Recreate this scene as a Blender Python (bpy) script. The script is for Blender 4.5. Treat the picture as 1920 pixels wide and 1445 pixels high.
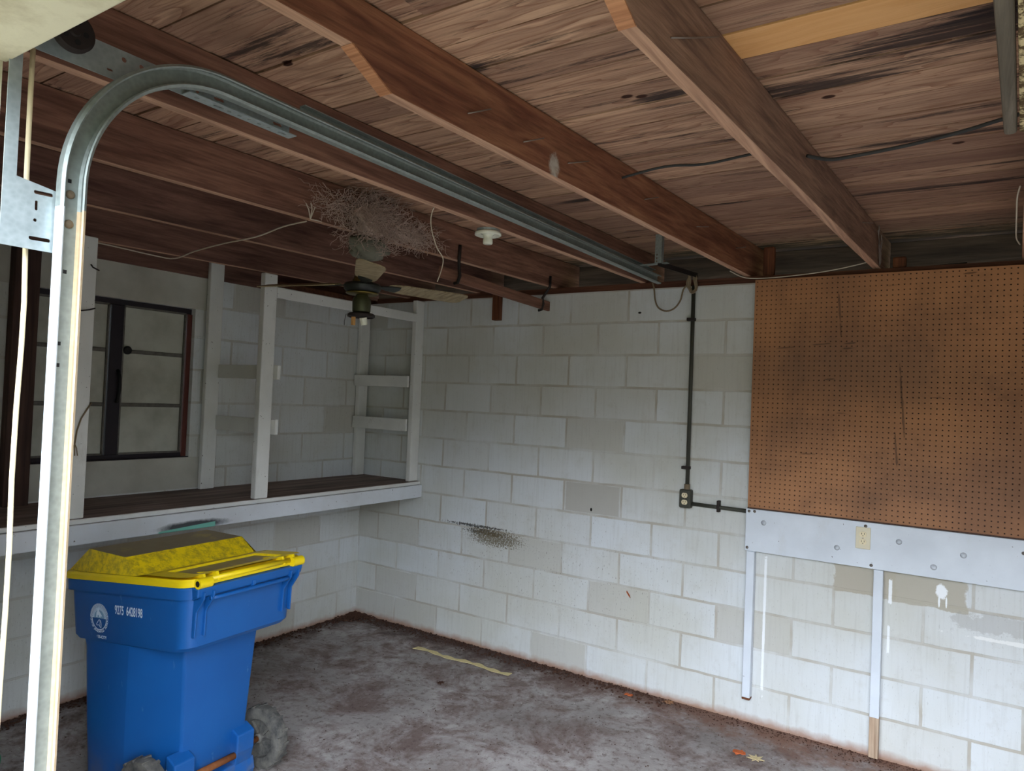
import bpy, bmesh, math, random
from mathutils import Vector, Matrix
random.seed(7)
for o in list(bpy.data.objects): bpy.data.objects.remove(o)
SC = bpy.context.scene
COL = SC.collection
PI = math.pi

# ------------------------------------------------------------------ camera
# world: x along the back wall from the left corner, y towards the back wall (wall at y=0), z up
CX, CY, CZ = 4.04645, -4.04409, 1.72062
YAW, PITCH, ROLL, FPX = 0.5810, 0.0212, 0.0412, 1321.64
cd = bpy.data.cameras.new('camera'); cam = bpy.data.objects.new('camera', cd); COL.objects.link(cam)
F = Vector((-math.sin(YAW)*math.cos(PITCH), math.cos(YAW)*math.cos(PITCH), math.sin(PITCH)))
R0 = Vector((math.cos(YAW), math.sin(YAW), 0)); U0 = R0.cross(F)
Rv = R0*math.cos(ROLL)+U0*math.sin(ROLL); Uv = -R0*math.sin(ROLL)+U0*math.cos(ROLL)
M = Matrix((Rv, Uv, -F)).transposed().to_4x4(); M.translation = (CX, CY, CZ)
cam.matrix_world = M
cd.sensor_fit = 'HORIZONTAL'; cd.sensor_width = 36; cd.lens = 36*FPX/1920; cd.clip_start = .02
SC.camera = cam

# ------------------------------------------------------------------ light: overcast sky through the open door
W = bpy.data.worlds.new('overcast'); SC.world = W; W.use_nodes = True
wn = W.node_tree.nodes; wl = W.node_tree.links; wn.clear()
wo = wn.new('ShaderNodeOutputWorld'); bg = wn.new('ShaderNodeBackground')
tc = wn.new('ShaderNodeTexCoord'); sx = wn.new('ShaderNodeSeparateXYZ'); cr = wn.new('ShaderNodeValToRGB')
wl.new(tc.outputs['Generated'], sx.inputs[0]); wl.new(sx.outputs['Z'], cr.inputs[0])
cr.color_ramp.elements[0].position = .12; cr.color_ramp.elements[0].color = (.045, .055, .04, 1)   # unseen dark tree line, added to dim the low sky light
cr.color_ramp.elements[1].position = .24; cr.color_ramp.elements[1].color = (.74, .82, .93, 1)
e_ = cr.color_ramp.elements.new(.6); e_.color = (.86, .95, 1.08, 1)
wl.new(cr.outputs[0], bg.inputs[0]); bg.inputs[1].default_value = 1.0
wl.new(bg.outputs[0], wo.inputs[0])
SC.view_settings.view_transform = 'Standard'; SC.view_settings.look = 'None'
SC.view_settings.gamma = 1; SC.view_settings.use_curve_mapping = False
SC.view_settings.exposure = 4.1

# ------------------------------------------------------------------ material helpers
def lin(r, g, b):
    f = lambda c: (c/255/12.92) if c/255 <= .04045 else ((c/255+.055)/1.055)**2.4
    return (f(r), f(g), f(b), 1)
class NT:
    def __init__(s, name, rough=.7, spec=.3, metal=0):
        s.m = bpy.data.materials.new(name); s.m.use_nodes = True
        s.t = s.m.node_tree; s.n = s.t.nodes; s.l = s.t.links
        s.p = s.n['Principled BSDF']
        s.p.inputs['Roughness'].default_value = rough; s.p.inputs['Metallic'].default_value = metal
        s.p.inputs['Specular IOR Level'].default_value = spec
        s.tc = s.n.new('ShaderNodeTexCoord')
    def lk(s, a, b):
        if hasattr(a, 'bl_idname') and a.bl_idname.startswith('NodeSocket'): s.l.new(a, b)
        else: b.default_value = a
    def node(s, k, **kw):
        n = s.n.new(k)
        for a, v in kw.items(): setattr(n, a, v)
        return n
    def math(s, op, a, b=0, c=0, clamp=False):
        n = s.node('ShaderNodeMath', operation=op, use_clamp=clamp)
        s.lk(a, n.inputs[0]); s.lk(b, n.inputs[1]); s.lk(c, n.inputs[2]); return n.outputs[0]
    def mapr(s, v, a, b, c=0, d=1):
        n = s.node('ShaderNodeMapRange'); n.clamp = True
        s.lk(v, n.inputs[0])
        for i, x in enumerate((a, b, c, d)): n.inputs[i+1].default_value = x
        return n.outputs[0]
    def map(s, v, scale=(1, 1, 1), loc=(0, 0, 0), rot=(0, 0, 0)):
        n = s.node('ShaderNodeMapping'); s.lk(v, n.inputs[0])
        n.inputs['Location'].default_value = loc; n.inputs['Rotation'].default_value = rot; n.inputs['Scale'].default_value = scale
        return n.outputs[0]
    def noise(s, v, scale, detail=4, rough=.55, dist=0):
        n = s.node('ShaderNodeTexNoise'); s.lk(v, n.inputs['Vector'])
        n.inputs['Scale'].default_value = scale; n.inputs['Detail'].default_value = detail
        n.inputs['Roughness'].default_value = rough; n.inputs['Distortion'].default_value = dist
        return n.outputs['Fac']
    def mix(s, f, a, b, mode='MIX'):
        n = s.node('ShaderNodeMix', data_type='RGBA', blend_type=mode)
        s.lk(f, n.inputs[0]); s.lk(a, n.inputs[6]); s.lk(b, n.inputs[7]); return n.outputs[2]
    def sep(s, v):
        n = s.node('ShaderNodeSeparateXYZ'); s.lk(v, n.inputs[0]); return n.outputs
    def comb(s, x, y, z):
        n = s.node('ShaderNodeCombineXYZ'); s.lk(x, n.inputs[0]); s.lk(y, n.inputs[1]); s.lk(z, n.inputs[2]); return n.outputs[0]
    def blob(s, v, c, r, soft=.5, warp=0, wscale=8, nm=None):
        """soft elliptical stain with its own ragged shape around c (object space)"""
        o = s.sep(v); acc = None
        for i in range(3):
            if r[i] is None: continue
            d = s.math('DIVIDE', s.math('SUBTRACT', o[i], c[i]), r[i]); d = s.math('MULTIPLY', d, d)
            acc = d if acc is None else s.math('ADD', acc, d)
        if warp: acc = s.math('ADD', acc, s.math('MULTIPLY', s.math('SUBTRACT', s.noise(s.map(v, nm) if nm else v, wscale, 6, .75), .5), warp*3.2))
        return s.mapr(acc, 1, 1-soft, 0, 1)
    def rect(s, v, c, r, warp=0, wscale=8, soft=.06):
        o = s.sep(v); acc = None; w = s.math('MULTIPLY', s.math('SUBTRACT', s.noise(v, wscale, 5, .7), .5), warp*2)
        for i in range(3):
            if r[i] is None: continue
            d = s.math('DIVIDE', s.math('ABSOLUTE', s.math('SUBTRACT', o[i], c[i])), r[i])
            acc = d if acc is None else s.math('MAXIMUM', acc, d)
        return s.mapr(s.math('ADD', acc, w), 1, 1-soft, 0, 1)
    def bump(s, h, st=.3, d=.01):
        n = s.node('ShaderNodeBump'); n.inputs['Strength'].default_value = st; n.inputs['Distance'].default_value = d
        s.lk(h, n.inputs['Height']); s.l.new(n.outputs[0], s.p.inputs['Normal'])
    def base(s, c): s.lk(c, s.p.inputs['Base Color'])
    def obj(s): return s.tc.outputs['Object']
    def rnd(s): return s.node('ShaderNodeObjectInfo').outputs['Random']
def flat(name, c, rough=.6, spec=.3, metal=0, var=0, vs=20):
    t = NT(name, rough, spec, metal)
    if var:
        t.base(t.mix(t.noise(t.obj(), vs, 5), tuple(x*(1-var) for x in c[:3])+(1,), tuple(min(1, x*(1+var)) for x in c[:3])+(1,)))
    else: t.base(c)
    return t.m
def wood(name, dark, light, axis=1, stain=.6, fine=1, stainc=(20, 15, 14), blobs=(), rough=.75):
    t = NT(name, rough, .25)
    off = t.math('MULTIPLY', t.rnd(), 13.7)
    v = t.node('ShaderNodeVectorMath', operation='ADD'); t.lk(t.obj(), v.inputs[0]); t.lk(t.comb(off, off, off), v.inputs[1]); v = v.outputs[0]
    sc = [26*fine]*3; sc[axis] = 1.6
    g = t.noise(t.map(v, sc), 1, 5, .6, .6)
    sc2 = [110*fine]*3; sc2[axis] = 3.5
    g2 = t.noise(t.map(v, sc2), 1, 3, .6)
    c = t.mix(t.mapr(g, .32, .68), lin(*dark), lin(*light))
    c = t.mix(t.math('MULTIPLY', t.mapr(g2, .45, .7), .35), c, tuple(x*.35 for x in lin(*dark)[:3])+(1,))
    sc3 = [5]*3; sc3[axis] = .8
    st = t.mapr(t.noise(t.map(v, sc3), 1.2, 5, .65), .5, .72)
    c = t.mix(t.math('MULTIPLY', st, stain), c, lin(*stainc))
    for cc, rr, colr, amt in blobs:
        c = t.mix(t.math('MULTIPLY', t.blob(t.obj(), cc, rr, .7, 1.0, 14), amt), c, lin(*colr))
    t.base(c); t.bump(t.math('ADD', g2, g), .25, .004)
    return t.m

# ------------------------------------------------------------------ mesh helpers
class MB:
    def __init__(s): s.v = []; s.f = []; s.fa = []
    def add(s, v, f, a=None):
        b = len(s.v); s.v += [tuple(x) for x in v]; s.f += [tuple(i+b for i in q) for q in f]; s.fa += [a]*len(f); return s
    def box(s, a, b, m=None, attr=None):
        x0, y0, z0 = a; x1, y1, z1 = b
        v = [Vector(q) for q in ((x0, y0, z0), (x1, y0, z0), (x1, y1, z0), (x0, y1, z0), (x0, y0, z1), (x1, y0, z1), (x1, y1, z1), (x0, y1, z1))]
        if m is not None: v = [m @ q for q in v]
        return s.add(v, [(3, 2, 1, 0), (4, 5, 6, 7), (0, 1, 5, 4), (1, 2, 6, 5), (2, 3, 7, 6), (3, 0, 4, 7)], attr)
    def hexa(s, p):  # 8 points, bottom loop then top loop
        return s.add(p, [(3, 2, 1, 0), (4, 5, 6, 7), (0, 1, 5, 4), (1, 2, 6, 5), (2, 3, 7, 6), (3, 0, 4, 7)])
    def tube(s, pts, r, n=8, cap=True):
        pts = [Vector(p) for p in pts]; rs = r if isinstance(r, (list, tuple)) else [r]*len(pts)
        rings = []; up = None
        for i, p in enumerate(pts):
            d = (pts[min(i+1, len(pts)-1)]-pts[max(i-1, 0)]).normalized()
            if up is None: up = Vector((0, 0, 1)) if abs(d.z) < .9 else Vector((1, 0, 0))
            a = d.cross(up); a = a.normalized() if a.length > 1e-6 else Vector((1, 0, 0)); b = a.cross(d).normalized(); up = b
            rings.append([p+a*math.cos(2*PI*k/n)*rs[i]+b*math.sin(2*PI*k/n)*rs[i] for k in range(n)])
        v = [q for rg in rings for q in rg]; f = []
        for i in range(len(pts)-1):
            for k in range(n): f.append((i*n+k, i*n+(k+1) % n, (i+1)*n+(k+1) % n, (i+1)*n+k))
        if cap: f += [tuple(range(n))[::-1], tuple((len(pts)-1)*n+k for k in range(n))]
        return s.add(v, f)
    def loft(s, rings, cap=True, close=True):
        n = len(rings[0]); v = [q for rg in rings for q in rg]; f = []
        for i in range(len(rings)-1):
            for k in range(n if close else n-1): f.append((i*n+k, i*n+(k+1) % n, (i+1)*n+(k+1) % n, (i+1)*n+k))
        if cap: f += [tuple(range(n))[::-1], tuple((len(rings)-1)*n+k for k in range(n))]
        return s.add(v, f)
    def lathe(s, prof, c, axis=2, n=32):
        rings = []
        for r, h in prof:
            rg = []
            for k in range(n):
                a = 2*PI*k/n; p = [math.cos(a)*r, math.sin(a)*r, h]
                if axis == 1: p = [p[0], p[2], -p[1]]
                if axis == 0: p = [p[2], p[0], p[1]]
                rg.append(Vector(p)+Vector(c))
            rings.append(rg)
        return s.loft(rings)
    def prism(s, poly, d0, d1, plane='yz'):
        """polygon in a plane, extruded along the remaining axis from d0 to d1"""
        def P(a, b, d):
            return {'yz': (d, a, b), 'xz': (a, d, b), 'xy': (a, b, d)}[plane]
        n = len(poly); v = [P(a, b, d0) for a, b in poly]+[P(a, b, d1) for a, b in poly]
        f = [tuple(range(n))[::-1], tuple(range(n, 2*n))]+[(k, (k+1) % n, n+(k+1) % n, n+k) for k in range(n)]
        return s.add(v, f)
def obj(name, mb, mat, parent=None, bevel=0, smooth=False, seg=2, kind=None):
    o0 = Vector(parent.location) if parent else Vector((0, 0, 0))
    g = parent
    while g is not None and g.parent is not None: g = g.parent; o0 = o0+Vector(g.location)
    me = bpy.data.meshes.new(name)
    me.from_pydata([tuple(Vector(q)-o0) if parent is None or not parent.get('_local') else q for q in mb.v], [], mb.f)
    bm = bmesh.new(); bm.from_mesh(me); bmesh.ops.recalc_face_normals(bm, faces=bm.faces[:]); bm.to_mesh(me); bm.free()
    if any(a is not None for a in mb.fa):
        at = me.attributes.new('tone', 'FLOAT_COLOR', 'FACE')
        for i, a in enumerate(mb.fa): at.data[i].color = a or (0, 0, 0, 1)
    me.materials.append(mat)
    if smooth:
        for p in me.polygons: p.use_smooth = True
    o = bpy.data.objects.new(name, me); COL.objects.link(o)
    if parent: o.parent = parent
    if parent is not None and parent.get('_local'): o['_local'] = 1
    if bevel:
        b = o.modifiers.new('edge', 'BEVEL'); b.width = bevel; b.segments = seg; b.limit_method = 'ANGLE'; b.angle_limit = .6
    if kind: o['kind'] = kind
    return o
def smooth_by_angle(o, deg=35):
    bm = bmesh.new(); bm.from_mesh(o.data)
    for f in bm.faces: f.smooth = True
    for e in bm.edges:
        if len(e.link_faces) == 2 and e.calc_face_angle(0) > math.radians(deg): e.smooth = False
    bm.to_mesh(o.data); bm.free()
def tag(o, label, cat, group=None, kind=None):
    o['label'] = label; o['category'] = cat
    if group: o['group'] = group
    if kind: o['kind'] = kind
    return o
def thing(name, loc, label, cat, group=None, local=False, rz=0):
    o = bpy.data.objects.new(name, None); COL.objects.link(o); o.location = loc; o.rotation_euler = (0, 0, rz)
    o.empty_display_size = .1
    if local: o['_local'] = 1
    return tag(o, label, cat, group)
def solo(name, mb, mat, label, cat, group=None, kind=None, **kw):
    """a thing that is one mesh, with its origin at its base"""
    xs = [q[0] for q in mb.v]; ys = [q[1] for q in mb.v]; zs = [q[2] for q in mb.v]
    c = Vector(((min(xs)+max(xs))/2, (min(ys)+max(ys))/2, min(zs)))
    mb.v = [tuple(Vector(q)-c) for q in mb.v]
    o = obj(name, mb, mat, None, **kw); o.location = c
    return tag(o, label, cat, group, kind)
def curve_plate(outer, holes, depth, plane, at):
    """flat plate with punched holes; outer/holes in 2D, extruded by depth; returns an MB"""
    cu = bpy.data.curves.new('tmp', 'CURVE'); cu.dimensions = '2D'; cu.fill_mode = 'BOTH'; cu.extrude = depth/2
    for poly in [outer]+holes:
        sp = cu.splines.new('POLY'); sp.points.add(len(poly)-1); sp.use_cyclic_u = True
        for p, (a, b) in zip(sp.points, poly): p.co = (a, b, 0, 1)
    to = bpy.data.objects.new('tmp', cu); COL.objects.link(to)
    dg = bpy.context.evaluated_depsgraph_get(); me = bpy.data.meshes.new_from_object(to.evaluated_get(dg))
    mb = MB()
    def P(q):
        a, b, d = q
        return {'yz': (at+d, a, b), 'xz': (a, at+d, b), 'xy': (a, b, at+d)}[plane]
    mb.add([P(v.co) for v in me.vertices], [tuple(p.vertices) for p in me.polygons])
    bpy.data.objects.remove(to); bpy.data.curves.remove(cu); bpy.data.meshes.remove(me)
    return mb
def slot(cx, cy, w, h, n=10):
    """stadium hole polygon"""
    out = []; r = min(w, h)/2
    for k in range(n):
        a = PI*2*k/n+PI/n; x = math.cos(a)*r; y = math.sin(a)*r
        x += (w/2-r)*(1 if x > 0 else -1); y += (h/2-r)*(1 if y > 0 else -1); out.append((cx+x, cy+y))
    return out
def text_mb(txt, size, xf, sx=1.0, bold=0.0):
    cu = bpy.data.curves.new('tmp', 'FONT'); cu.body = txt; cu.size = size; cu.offset = bold; cu.align_x = 'CENTER'; cu.align_y = 'CENTER'
    to = bpy.data.objects.new('tmp', cu); COL.objects.link(to)
    dg = bpy.context.evaluated_depsgraph_get(); me = bpy.data.meshes.new_from_object(to.evaluated_get(dg))
    mb = MB(); mb.add([xf(v.co.x*sx, v.co.y) for v in me.vertices], [tuple(p.vertices) for p in me.polygons])
    bpy.data.objects.remove(to); bpy.data.curves.remove(cu); bpy.data.meshes.remove(me)
    return mb

# ------------------------------------------------------------------ materials
def block_wall(name, horiz, shift, blobs=(), streak=None, mortar_amt=.85, rects=()):
    t = NT(name, .85, .2)
    o = t.sep(t.obj()); h = o[horiz]
    wob = t.math('MULTIPLY', t.math('SUBTRACT', t.noise(t.obj(), 7, 3), .5), .010)
    v = t.comb(t.math('ADD', h, t.math('ADD', wob, shift)), t.math('ADD', o[2], wob), 0)
    b = t.node('ShaderNodeTexBrick', offset=.5, offset_frequency=2)
    t.lk(v, b.inputs['Vector']); b.inputs['Scale'].default_value = 1
    b.inputs['Brick Width'].default_value = .4064; b.inputs['Row Height'].default_value = .2032
    b.inputs['Mortar Size'].default_value = .0085; b.inputs['Mortar Smooth'].default_value = .35; b.inputs['Bias'].default_value = 0
    b.inputs['Color1'].default_value = (0, 0, 0, 1); b.inputs['Color2'].default_value = (1, 1, 1, 1); b.inputs['Mortar'].default_value = (.5, .5, .5, 1)
    tone = b.outputs['Color']; mort = b.outputs['Fac']
    c = t.mix(t.mapr(tone, .1, .9), lin(208, 209, 207), lin(216, 220, 223))
    c = t.mix(t.mapr(tone, .10, .14, .55, 0), c, lin(182, 178, 168))
    c = t.mix(t.mapr(t.noise(t.obj(), 1.3, 4), .4, .65, 0, .6), c, lin(192, 190, 176))
    c = t.mix(t.mapr(t.noise(t.obj(), 9, 5, .7), .55, .8, 0, .35), c, lin(172, 166, 152))
    vs = t.noise(t.map(t.obj(), (60, 60, 4)), 1, 3)
    c = t.mix(t.mapr(vs, .5, .8, 0, .25), c, lin(165, 162, 155))
    mm = t.math('MULTIPLY', mort, t.mapr(t.noise(t.obj(), 3.1, 3), .38, .6, .15, mortar_amt))
    c = t.mix(mm, c, lin(176, 168, 154))
    # pock marks
    pk = t.mapr(t.noise(t.map(t.obj(), (150, 150, 50)), 1, 2, .5), .65, .70)
    if streak:
        pk = t.math('MULTIPLY', pk, t.math('ADD', .25, t.math('MULTIPLY', t.blob(t.obj(), streak[0], streak[1], .9), .75)))
        pk = t.math('MULTIPLY', pk, .75)
    else: pk = t.math('MULTIPLY', pk, .3)
    c = t.mix(pk, c, lin(105, 98, 86))
    for cc, rr, colr, amt, warp, ws in rects:
        c = t.mix(t.math('MULTIPLY', t.rect(t.obj(), cc, rr, warp, ws), amt), c, lin(*colr))
    for cc, rr, colr, amt, warp, ws in blobs:
        c = t.mix(t.math('MULTIPLY', t.blob(t.obj(), cc, rr, .35, warp, ws), amt), c, lin(*colr))
    # soil line splashed along the foot of the wall
    foot = t.mapr(t.math('ADD', o[2], t.math('MULTIPLY', t.noise(t.obj(), 14, 4), .05)), .035, .075, 1, 0)
    c = t.mix(t.math('MULTIPLY', foot, .8), c, lin(158, 116, 92))
    t.base(c)
    hgt = t.math('ADD', t.math('MULTIPLY', mort, -1.0), t.math('MULTIPLY', t.noise(t.obj(), 60, 4, .7), .35))
    t.bump(hgt, .4, .004)
    return t.m
M_backwall = block_wall('painted_block_back', 0, .2032, streak=((1.75, 0, .62), (1.3, None, .45)), rects=[
    ((2.032, 0, 1.118), (.196, None, .095), (176, 172, 163), .8, .04, 12),
    ((3.60, 0, .875), (.145, None, .075), (176, 168, 152), .9, .35, 9),
    ((3.87, 0, .865), (.175, None, .075), (176, 169, 153), .9, .3, 7),
    ((3.108, 0, .56), (.007, None, .38), (240, 242, 244), .9, .5, 20),
    ((3.715, 0, .84), (.008, None, .06), (240, 242, 244), .9, .5, 20),
    ((3.712, 0, .60), (.006, None, .07), (240, 242, 244), .8, .6, 20),
    ((1.02, 0, 1.727), (.19, None, .095), (214, 216, 214), .5, .04, 12)], blobs=[
    ((3.935, 0, .878), (.026, None, .038), (240, 242, 244), 1, .8, 30),
    ((3.925, 0, .83), (.005, None, .030), (240, 242, 244), 1, .3, 30),
    ((3.955, 0, .83), (.004, None, .030), (240, 242, 244), 1, .3, 30),
    ((4.30, 0, .69), (.30, None, .010), (236, 236, 234), .8, 1.8, 14),
    ((4.2, 0, .76), (.25, None, .05), (158, 155, 150), .4, 1.8, 10),
    ((1.13, 0, .83), (.24, None, .010), (50, 46, 40), .9, 3.2, 75),
    ((1.22, 0, .795), (.16, None, .022), (58, 54, 44), .9, 3.4, 75),
    ((1.30, 0, .765), (.20, None, .055), (104, 92, 68), .85, 3.6, 95),
    ((2.03, 0, 1.05), (.008, None, .012), (20, 18, 16), 1, .2, 30),
    ((2.31, 0, 2.293), (.012, None, .007), (30, 26, 22), 1, .2, 30)])
M_leftwall = block_wall('painted_block_left', 1, 0.0, mortar_amt=.6)
M_render = (lambda t: (t.base(t.mix(t.mapr(t.noise(t.obj(), 3, 5), .35, .7), lin(196, 194, 184), lin(168, 164, 152))), t.bump(t.noise(t.obj(), 40, 4), .2, .004), t.m)[-1])(NT('painted_lintel', .85, .2))

M_rafter = wood('rafter_wood', (106, 72, 60), (158, 116, 96), 1, .5, 1.1, (38, 24, 20))
M_rafter_pale = wood('rafter_wood_pale', (118, 84, 64), (164, 122, 96), 1, .3, 1.1, (60, 45, 38))
M_rafter2 = wood('rafter_wood_red', (112, 68, 52), (164, 114, 84), 1, .4, 1.0, (34, 20, 16), blobs=[((0, -2.02, .035), (None, .035, .05), (196, 192, 182), .85)])
M_rafter_dark = wood('rafter_wood_dark', (90, 62, 55), (138, 102, 88), 1, .6, .9, (26, 18, 18))
M_plate = wood('plate_wood', (70, 42, 32), (110, 70, 50), 0, .5, 1, (22, 15, 14))
M_edge_lit = wood('rafter_sawn_edge_lit', (164, 124, 102), (216, 174, 144), 1, .3, 1.2, (76, 52, 42))  # pale sawn edge, with ground light on the undersides put into its colour
M_graywood = wood('weathered_wood', (96, 88, 76), (134, 124, 110), 1, .3, 1.0, (80, 74, 64))
M_stub = wood('stub_wood', (80, 46, 30), (128, 78, 50), 2, .4, 1, (40, 24, 18))
M_endgrain = wood('end_grain', (150, 96, 66), (206, 150, 112), 0, .1, 1.6, (120, 70, 40))
M_shelfwood = wood('shelf_plank_wood', (104, 86, 78), (150, 132, 122), 1, .5, .7, (40, 32, 30))
M_brownpost = wood('brown_post_wood', (62, 46, 42), (90, 68, 60), 2, .5, 1, (40, 26, 24))

def planks_mat():
    t = NT('roof_plank_wood', .78, .22)
    a = t.node('ShaderNodeAttribute', attribute_name='tone'); cs = t.node('ShaderNodeSeparateColor'); t.lk(a.outputs['Color'], cs.inputs[0])
    r, g, b = cs.outputs
    off = t.math('MULTIPLY', b, 31)
    v = t.node('ShaderNodeVectorMath', operation='ADD'); t.lk(t.obj(), v.inputs[0]); t.lk(t.comb(off, off, off), v.inputs[1]); v = v.outputs[0]
    warp = t.noise(t.map(v, (1.2, 6, 1)), 1, 3)
    wv = t.node('ShaderNodeVectorMath', operation='ADD'); t.lk(t.map(v, (1.0, 22, 22)), wv.inputs[0]); t.lk(t.comb(0, t.math('MULTIPLY', warp, 6), 0), wv.inputs[1])
    gr = t.noise(wv.outputs[0], 1, 6, .62, .9)
    fine = t.noise(t.map(v, (3.5, 150, 150)), 1, 3, .6)
    rings = t.math('FRACT', t.math('MULTIPLY', t.noise(t.map(v, (.9, 9, 9)), 1, 2, .4, .3), 14))
    c = t.mix(t.mapr(gr, .3, .7), lin(152, 116, 96), lin(222, 182, 150))
    c = t.mix(t.math('MULTIPLY', t.mapr(rings, .0, .3, 1, 0), .7), c, lin(134, 88, 66))
    c = t.mix(t.math('MULTIPLY', t.mapr(fine, .5, .75), .4), c, lin(70, 46, 36))
    dk = t.mix(t.math('MULTIPLY', r, .65), c, lin(122, 92, 80))
    c = dk
    stn = t.mapr(t.noise(t.map(v, (1.3, 17, 4)), 1, 8, .75), .56, .64)
    c = t.mix(t.math('MULTIPLY', stn, .85), c, lin(42, 34, 34))
    for cc, rr in [((4.05, -2.03, 2.67), (.42, .09, None)), ((3.62, -1.90, 2.67), (.30, .07, None)), ((4.2, -2.12, 2.67), (.30, .05, None)),
                   ((3.42, -2.2, 2.67), (.10, .035, None)), ((3.22, -2.02, 2.67), (.10, .04, None)), ((2.83, -2.44, 2.67), (.05, .025, None)),
                   ((2.72, -2.98, 2.67), (.16, .03, None)), ((3.97, -1.30, 2.67), (.32, .035, None)), ((3.9, -.70, 2.67), (.5, .03, None)),
                   ((4.3, -1.72, 2.67), (.22, .10, None)), ((2.62, -1.15, 2.67), (.3, .03, None)), ((3.0, .25, 2.67), (3.5, .22, None)), ((2.0, -1.9, 2.67), (.25, .04, None)), ((1.35, -2.6, 2.67), (.25, .03, None)), ((1.95, -1.2, 2.67), (.25, .05, None))]:
        c = t.mix(t.math('MULTIPLY', t.blob(t.obj(), cc, rr, .8, 1.7, 18, (.16, 2.4, 1)), .88), c, lin(40, 34, 36))
    for cc in [(3.66, -1.79, 2.67), (3.13, -2.07, 2.67), (3.17, -2.05, 2.67), (2.36, -2.73, 2.67), (3.98, -1.21, 2.67), (1.9, -2.3, 2.67)]:
        c = t.mix(t.blob(t.obj(), cc, (.022, .014, None), .5, .2, 30), c, lin(60, 34, 24))
    oc = t.mix(t.mapr(gr, .3, .7), lin(222, 164, 104), lin(236, 184, 126))
    c = t.mix(g, c, oc)
    t.base(c); t.bump(t.math('ADD', fine, gr), .3, .004)
    return t.m
M_planks = planks_mat()

def painted(name, c, wear=(150, 142, 128), rough=.55, dirt=.5, chips=.8):
    t = NT(name, rough, .35)
    k = t.mix(t.mapr(t.noise(t.obj(), 4, 5), .35, .7), lin(*c), tuple(x*.86 for x in lin(*c)[:3])+(1,))
    k = t.mix(t.mapr(t.noise(t.map(t.obj(), (8, 8, 3)), 1, 6, .75), .58, .75, 0, dirt), k, lin(*wear))
    k = t.mix(t.mapr(t.noise(t.obj(), 75, 2, .5), .735, .75, 0, chips), k, lin(70, 62, 54))
    t.base(k); t.bump(t.noise(t.obj(), 90, 3), .12, .003)
    return t.m
M_white = painted('white_paint', (218, 224, 232), (190, 186, 178), dirt=.25)
M_post = painted('white_post_paint', (226, 226, 222), (168, 160, 146), dirt=.4)
M_fascia = (lambda: None)
def fascia_mat():
    t = NT('white_fascia_paint', .55, .35); v = t.obj()
    k = t.mix(t.mapr(t.noise(v, 4, 5), .35, .7), lin(216, 221, 228), lin(200, 203, 206))
    k = t.mix(t.mapr(t.noise(v, 70, 2, .5), .72, .74, 0, .85), k, lin(80, 70, 60))
    # scorched edge around a strip of bare teal paint under the board (own shape, at the lower edge)
    o = t.sep(v)
    k = t.mix(t.math('MULTIPLY', t.blob(v, (0, -.33, .022), (None, .23, .030), .7, .35, 16), .95), k, lin(38, 42, 46))
    tri = t.math('MULTIPLY', t.mapr(t.math('SUBTRACT', o[2], t.math('ADD', .021, t.math('MULTIPLY', t.math('ADD', o[1], .33), .055))), 0, .002, 1, 0),
                 t.math('MULTIPLY', t.mapr(o[1], -.53, -.52), t.mapr(o[1], -.212, -.205, 1, 0)))
    k = t.mix(tri, k, lin(112, 178, 160))
    t.base(k); return t.m
M_fascia = fascia_mat()

def floor_mat():
    t = NT('dirty_concrete', .85, .25); v = t.obj()
    c = t.mix(t.mapr(t.noise(v, 1.6, 6, .6), .35, .65), lin(134, 127, 123), lin(184, 178, 175))
    d1 = t.mapr(t.noise(v, 3.2, 8, .72, .4), .44, .60)
    c = t.mix(t.math('MULTIPLY', d1, .8), c, lin(102, 80, 72))
    d2 = t.mapr(t.noise(v, 26, 6, .75), .52, .66)
    c = t.mix(t.math('MULTIPLY', d2, .7), c, lin(78, 58, 50))
    sc = t.mapr(t.noise(t.map(v, (60, 9, 1), rot=(0, 0, .5)), 1, 4), .62, .75)
    c = t.mix(t.math('MULTIPLY', sc, .35), c, lin(176, 168, 162))
    wh = t.mapr(t.noise(v, 130, 2), .74, .76); c = t.mix(t.math('MULTIPLY', wh, .7), c, lin(205, 200, 192))
    # damp, soil-covered strips by the walls (their own ragged outline)
    o = t.sep(v)
    wv = t.math('MULTIPLY', t.math('SUBTRACT', t.noise(v, 6, 7, .75), .5), .9)
    e1 = t.mapr(t.math('ADD', t.math('MULTIPLY', o[1], -1), wv), .08, .30, 1, 0)
    e2 = t.mapr(t.math('ADD', o[0], wv), .02, .22, 1, 0)
    e = t.math('MAXIMUM', e1, e2)
    right = t.mapr(o[0], 1.6, 3.2)
    soil = t.mix(right, lin(76, 58, 52), lin(128, 92, 74))
    c = t.mix(t.math('MULTIPLY', e, .85), c, soil)
    t.base(c); t.bump(t.noise(v, 45, 6, .75), .5, .008)
    return t.m
M_floor = floor_mat()
M_drive = flat('driveway_concrete', lin(68, 66, 52), .9, .2, 0, .15, 3)
M_metal = (lambda t: (t.base(t.mix(t.mapr(t.node('ShaderNodeTexVoronoi').outputs['Distance'], .2, .8), lin(150, 160, 160), lin(176, 184, 184))), t.m)[-1])(NT('galvanised_steel', .42, .5, .55))
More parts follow.
